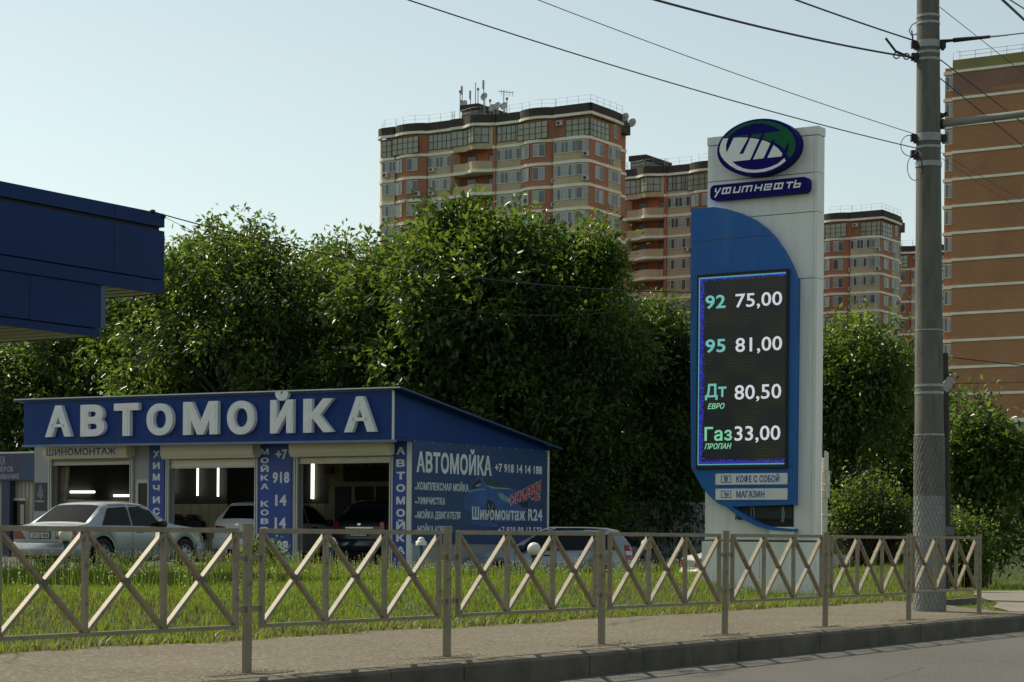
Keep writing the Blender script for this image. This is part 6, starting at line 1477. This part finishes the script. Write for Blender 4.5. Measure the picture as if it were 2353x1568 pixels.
tree('broadleaf_tree', 'light leafy tree between the totem and the concrete pole', 1955, 60, 738, 225, 2.2, 14, 22000, mixw=(.55, .2, .25), seed=11)
tree('broadleaf_tree', 'dark tree behind the concrete pole, lower than its neighbour', 2075, 66, 820, 220, .6, 12, 16000, mixw=(.35, .55, .1), seed=12)
tree('broadleaf_tree', 'dark low tree behind the banner wall end', 1290, 69, 800, 330, .2, 13, 22000, mixw=(.25, .7, .05), seed=13)
tree('broadleaf_tree', 'dark low tree behind the roof of the blue grey estate', 1450, 69, 860, 330, .1, 13, 22000, mixw=(.25, .7, .05), seed=14)
tree('broadleaf_tree', 'low dark tree behind the middle of the letters', 640, 72, 700, 330, .8, 13, 20000, mixw=(.35, .6, .05), seed=16)
tree('broadleaf_tree', 'low dark tree behind the last letters of the car wash', 850, 72, 690, 300, .8, 13, 20000, mixw=(.35, .6, .05), seed=17)
tree('broadleaf_tree', 'dense dark tree low behind the bush by the sign post', 1930, 70, 880, 260, .1, 12, 18000, mixw=(.3, .65, .05), seed=18)
tree('young_maple', 'small bushy tree on the bank right of the pole, pink tinged top', 2268, 46, 915, 165, .5, 13, 15000, .17, mixw=(.5, .3, .2), wide=1.0, group='trees by the path', seed=19, profile=lambda t: 1.25 - .8 * t, shoots=18, tuft=.3)
tree('young_maple', 'dark young tree cut by the right edge beside the small bushy tree', 2395, 49, 1010, 150, .6, 12, 9000, .17, mixw=(.3, .6, .1), wide=1.0, group='trees by the path', seed=20, shoots=12, tuft=.28)
# twiggy bush between the totem and the pole
def bush(label, px, Y, py_top, w_px, n=9000, seed=0, twigs=260, nm='bush', zl=.25, mixw=(.4, .2, .4)):
    rng = np.random.default_rng(seed); top = at(px, py_top, Y); g = float(height(top.x, top.y)); H = top.z - g; Wm = w_px / 2 * Y / FPX
    root = thing(nm, label, 'bush', (top.x, top.y, g), 0, 'bushes before the trees')
    tb = MB(); tips = []
    for i in range(twigs):
        a = rng.uniform(0, 6.283); r = Wm * math.sqrt(rng.uniform(0, 1)); h = H * (1 - .5 * (r / Wm) ** 2) * rng.uniform(.55, 1.0)
        e = np.array([r * math.cos(a), r * math.sin(a) * .8, h]); s = np.array([rng.normal() * .2, rng.normal() * .2, -.05]); m1 = s * .4 + e * .6 + np.array([rng.normal() * .2, rng.normal() * .2, -.1 * H + .25])
        tb.tube([s, m1, e], [.022, .013, .005], M_bark, 4, caps=False)
        tips += [e, m1 * .3 + e * .7]
    tb.build('stem', root)
    T = np.array(tips); T = T[T[:, 2] > H * zl]; ix = rng.integers(0, len(T), n); C = T[ix] + rng.normal(size=(n, 3)) * .2
    A = rng.normal(size=(n, 3)); N = rng.normal(size=(n, 3)) * .6; N[:, 2] += .8; ln = rng.uniform(.07, .13, n)
    leaves_mesh('foliage', C, A, N, ln, ln * .5, [M_lf1, M_lf2, M_lf3], rng.choice(3, n, p=mixw), root)
bush('twiggy bush with sparse yellow green leaves beside the sign post', 2005, 50, 1068, 205, 4200, 5, 620)
bush('low dark bush in the shade right of the painted pole foot', 2215, 44, 1190, 90, 7000, 6, 120)
bush('green weed clump at the edge of the yard before the white car', 600, 45.5, 1262, 70, 1500, 7, 30, 'weed_clump', 0, (.5, 0, .5))

# ------------------------------------------------------------------ grass
M_gr = mat('grass_blade', (.066, .108, .015), .45, spec=.4, island=.6, transl=((.27, .38, .03), .48))
M_gd = mat('grass_dry', (.26, .22, .10), .7, island=.3, transl=((.3, .25, .1), .3))
M_gh = mat('seed_head', (.6, .55, .38), .8, island=.3)
def inpoly(x, y, P):
    c = np.zeros(len(x), bool); j = len(P) - 1
    for i in range(len(P)):
        a, b_ = P[i], P[j]; t = ((a[1] > y) != (b_[1] > y)) & (x < (b_[0] - a[0]) * (y - a[1]) / (b_[1] - a[1] + 1e-12) + a[0]); c ^= t; j = i
    return c
def lawn_ok(X, Y):
    xf, yf = to_ff(X, Y); p = -xf
    e = 3.22 + .10 * np.sin(yf * 1.3) + .07 * np.sin(yf * 3.1 + 1) + .05 * np.sin(yf * 7.7) + .05 * RNG.normal(size=len(X))
    ok = (p > e) | ((yf > 17.0) & (xf < .42) & (xf > -.1 - (yf - 17.1) * .8 + .05 * np.sin(yf * 5)))
    yard = (p > 20.3) & (yf < 37) & (p < 60); lane = (p > 16.7) & (yf > 35.5) & (X < 7.5) & (yf < 60)
    ok &= ~yard & ~lane & ~inpoly(X, Y, PATH_POLY)
    q = TF.I; lx = q[0][0] * X + q[0][1] * Y + q[0][3]; ly = q[1][0] * X + q[1][1] * Y + q[1][3]
    ok &= ~((lx > xL - .2) & (lx < .1) & (ly > -.1) & (ly < TH + .1))
    return ok
def sample(n, y0, y1, margin=.06):
    Y = y0 + (y1 - y0) * RNG.uniform(0, 1, n); X = Y * RNG.uniform(-.25 - margin, .25 + margin, n); return X, Y
def noise2(X, Y, s=1.0): return (np.sin(X * 1.9 * s + np.sin(Y * 1.3 * s) * 1.5) + np.sin(Y * 2.3 * s + np.sin(X * 1.1 * s) * 1.7) + np.sin((X + Y) * .8 * s)) / 3
def blades(name, X, Y, H, W, mts, mi, lean=.75):
    n = len(X); Z = height(X, Y) - .02; a = RNG.uniform(0, 6.283, n); d = np.stack([np.cos(a), np.sin(a), np.zeros(n)], 1); s = np.stack([-d[:, 1], d[:, 0], d[:, 2]], 1)
    B = np.stack([X, Y, Z], 1); ln = (RNG.uniform(.1, 1, n) ** 1.2 * lean)[:, None] * H[:, None]; up = np.array([0, 0, 1.0]) * H[:, None]; w = W[:, None]
    m = B + up * .55 + d * ln * .35; t = B + up * .95 + d * ln
    V = np.stack([B - s * w / 2, B + s * w / 2, m + s * w * .4, m - s * w * .4, t], 1).reshape(-1, 3); b_ = np.arange(n)[:, None] * 5
    return big_mesh(name, V, [b_ + [0, 1, 2, 3], b_ + [3, 2, 4]], mts, np.concatenate([mi, mi]))
X, Y = sample(620000, 16.5, 62); k = lawn_ok(X, Y) & (RNG.uniform(0, 1, len(X)) < np.clip(26 / Y, 0, 1)); X, Y = X[k], Y[k]
xf, yf = to_ff(X, Y); p = -xf
Hh = (.095 + .035 * noise2(X, Y) + .025 * noise2(X, Y, 3.1)) * RNG.uniform(.6, 1.25, len(X)); Hh *= np.clip(.5 + (p - 3.2) * .8, .5, 1.0); Hh *= 1 + .15 * sstep((p - 12) / 5) * (X < 7); Hh = np.clip(Hh, .05, .5)
mi = (RNG.uniform(0, 1, len(X)) < .05 + .25 * (p < 3.5) + .30 * sstep((noise2(X * .45, Y * .45 + 3) - .25) / .4)).astype(int)
tag(blades('grass', X, Y, Hh, RNG.uniform(.006, .014, len(X)), [M_gr, M_gd], mi), 'long green lawn grass behind the railing', 'grass', kind='stuff')
# flowering stalks with pale heads
X, Y = sample(14000, 19, 56); k = lawn_ok(X, Y); X, Y = X[k], Y[k]; xf, yf = to_ff(X, Y); p = -xf
k = (p > 4.2) & (RNG.uniform(0, 1, len(X)) < .30 + .9 * sstep((p - 9) / 6)); X, Y = X[k], Y[k]; p = p[k]; n = len(X)
h = RNG.uniform(.16, .36, n) * (1 + .15 * sstep((p - 10) / 5)); Z = height(X, Y); lx, ly = RNG.normal(0, .05, n), RNG.normal(0, .05, n)
oct_ = np.array([(0, 0, -1), (1, 0, 0), (0, 1, 0), (-1, 0, 0), (0, -1, 0), (0, 0, 1.0)]); of = np.array([(0, 2, 1), (0, 3, 2), (0, 4, 3), (0, 1, 4), (5, 1, 2), (5, 2, 3), (5, 3, 4), (5, 4, 1)])
tipc = np.stack([X + lx, Y + ly, Z + h], 1); sz = RNG.uniform(.005, .011, n)
Vh = (tipc[:, None, :] + oct_[None] * np.stack([sz, sz, sz * RNG.uniform(1.0, 2.0, n)], 1)[:, None, :]).reshape(-1, 3); Fh = (np.arange(n)[:, None, None] * 6 + of[None]).reshape(-1, 3)
bs = np.stack([X, Y, Z], 1); w = np.array([.004, 0, 0]); Vs = np.stack([bs - w, bs + w, tipc + w * .6, tipc - w * .6], 1).reshape(-1, 3); Fs = np.arange(n)[:, None] * 4 + np.array([[0, 1, 2, 3]]) + len(Vh)
tag(big_mesh('flower_stalks', np.concatenate([Vh, Vs]), [Fh, Fs], [M_gh, M_gr], np.concatenate([np.zeros(len(Fh)), np.ones(len(Fs))])), 'pale seed heads on thin stalks standing above the grass', 'flowers', kind='stuff')
# broad weeds and dry litter along the footway edge
yy = RNG.uniform(-14, 24, 9000); xx = -3.25 - .10 * np.sin(yy * 1.3) - .07 * np.sin(yy * 3.1 + 1) - .05 * np.sin(yy * 7.7) + RNG.normal(-.02, .10, 9000)
X = P0.x + xx * DY + yy * DX; Y = P0.y - xx * DX + yy * DY; k = ~inpoly(X, Y, PATH_POLY); X, Y = X[k], Y[k]; n = len(X)
o = blades('edge_grass', X, Y, RNG.uniform(.03, .13, n), RNG.uniform(.01, .02, n), [M_gr, M_gd], (RNG.uniform(0, 1, n) < .45).astype(int), 1.2); o.location.z = .03
tag(o, 'flattened green and dry grass fringing the footway', 'grass', kind='stuff')
# soil heaped round the post feet
M_dirt = mat('soil_crumbs', (.09, .075, .055), .95, island=.3)
m = MB()
for i in range(-1, 7):
    for _ in range(150):
        x, y = random.gauss(.02, .09), i * LS + random.gauss(0, .28); r = random.uniform(.003, .010); c = Vector(ffw(x, y, .152)); m.add([c + Vector((r * math.cos(t), r * math.sin(t), 0)) for t in (0, 1.6, 3.1, 4.7)] + [c + Vector((0, 0, r * .8))], [(0, 1, 4), (1, 2, 4), (2, 3, 4), (3, 0, 4)], M_dirt)
for i in range(-1, 7):
    pts_ = [(.03 + (.10 + .05 * math.sin(3 * t + i)) * math.cos(t), i * LS + (.42 + .12 * math.sin(2 * t + i * 2)) * math.sin(t)) for t in np.linspace(0, 2 * math.pi, 25)[:-1]]
    m.add([ffw(x, y, .1545) for x, y in pts_], [tuple(range(len(pts_)))], mat('soil_patch', (.10, .085, .062), .95, var=.3, vscale=12, bump=.6, bscale=60))
tag(m.build('dirt'), 'dark soil crumbs scattered round the railing post feet', 'dirt', kind='stuff')
m = MB()
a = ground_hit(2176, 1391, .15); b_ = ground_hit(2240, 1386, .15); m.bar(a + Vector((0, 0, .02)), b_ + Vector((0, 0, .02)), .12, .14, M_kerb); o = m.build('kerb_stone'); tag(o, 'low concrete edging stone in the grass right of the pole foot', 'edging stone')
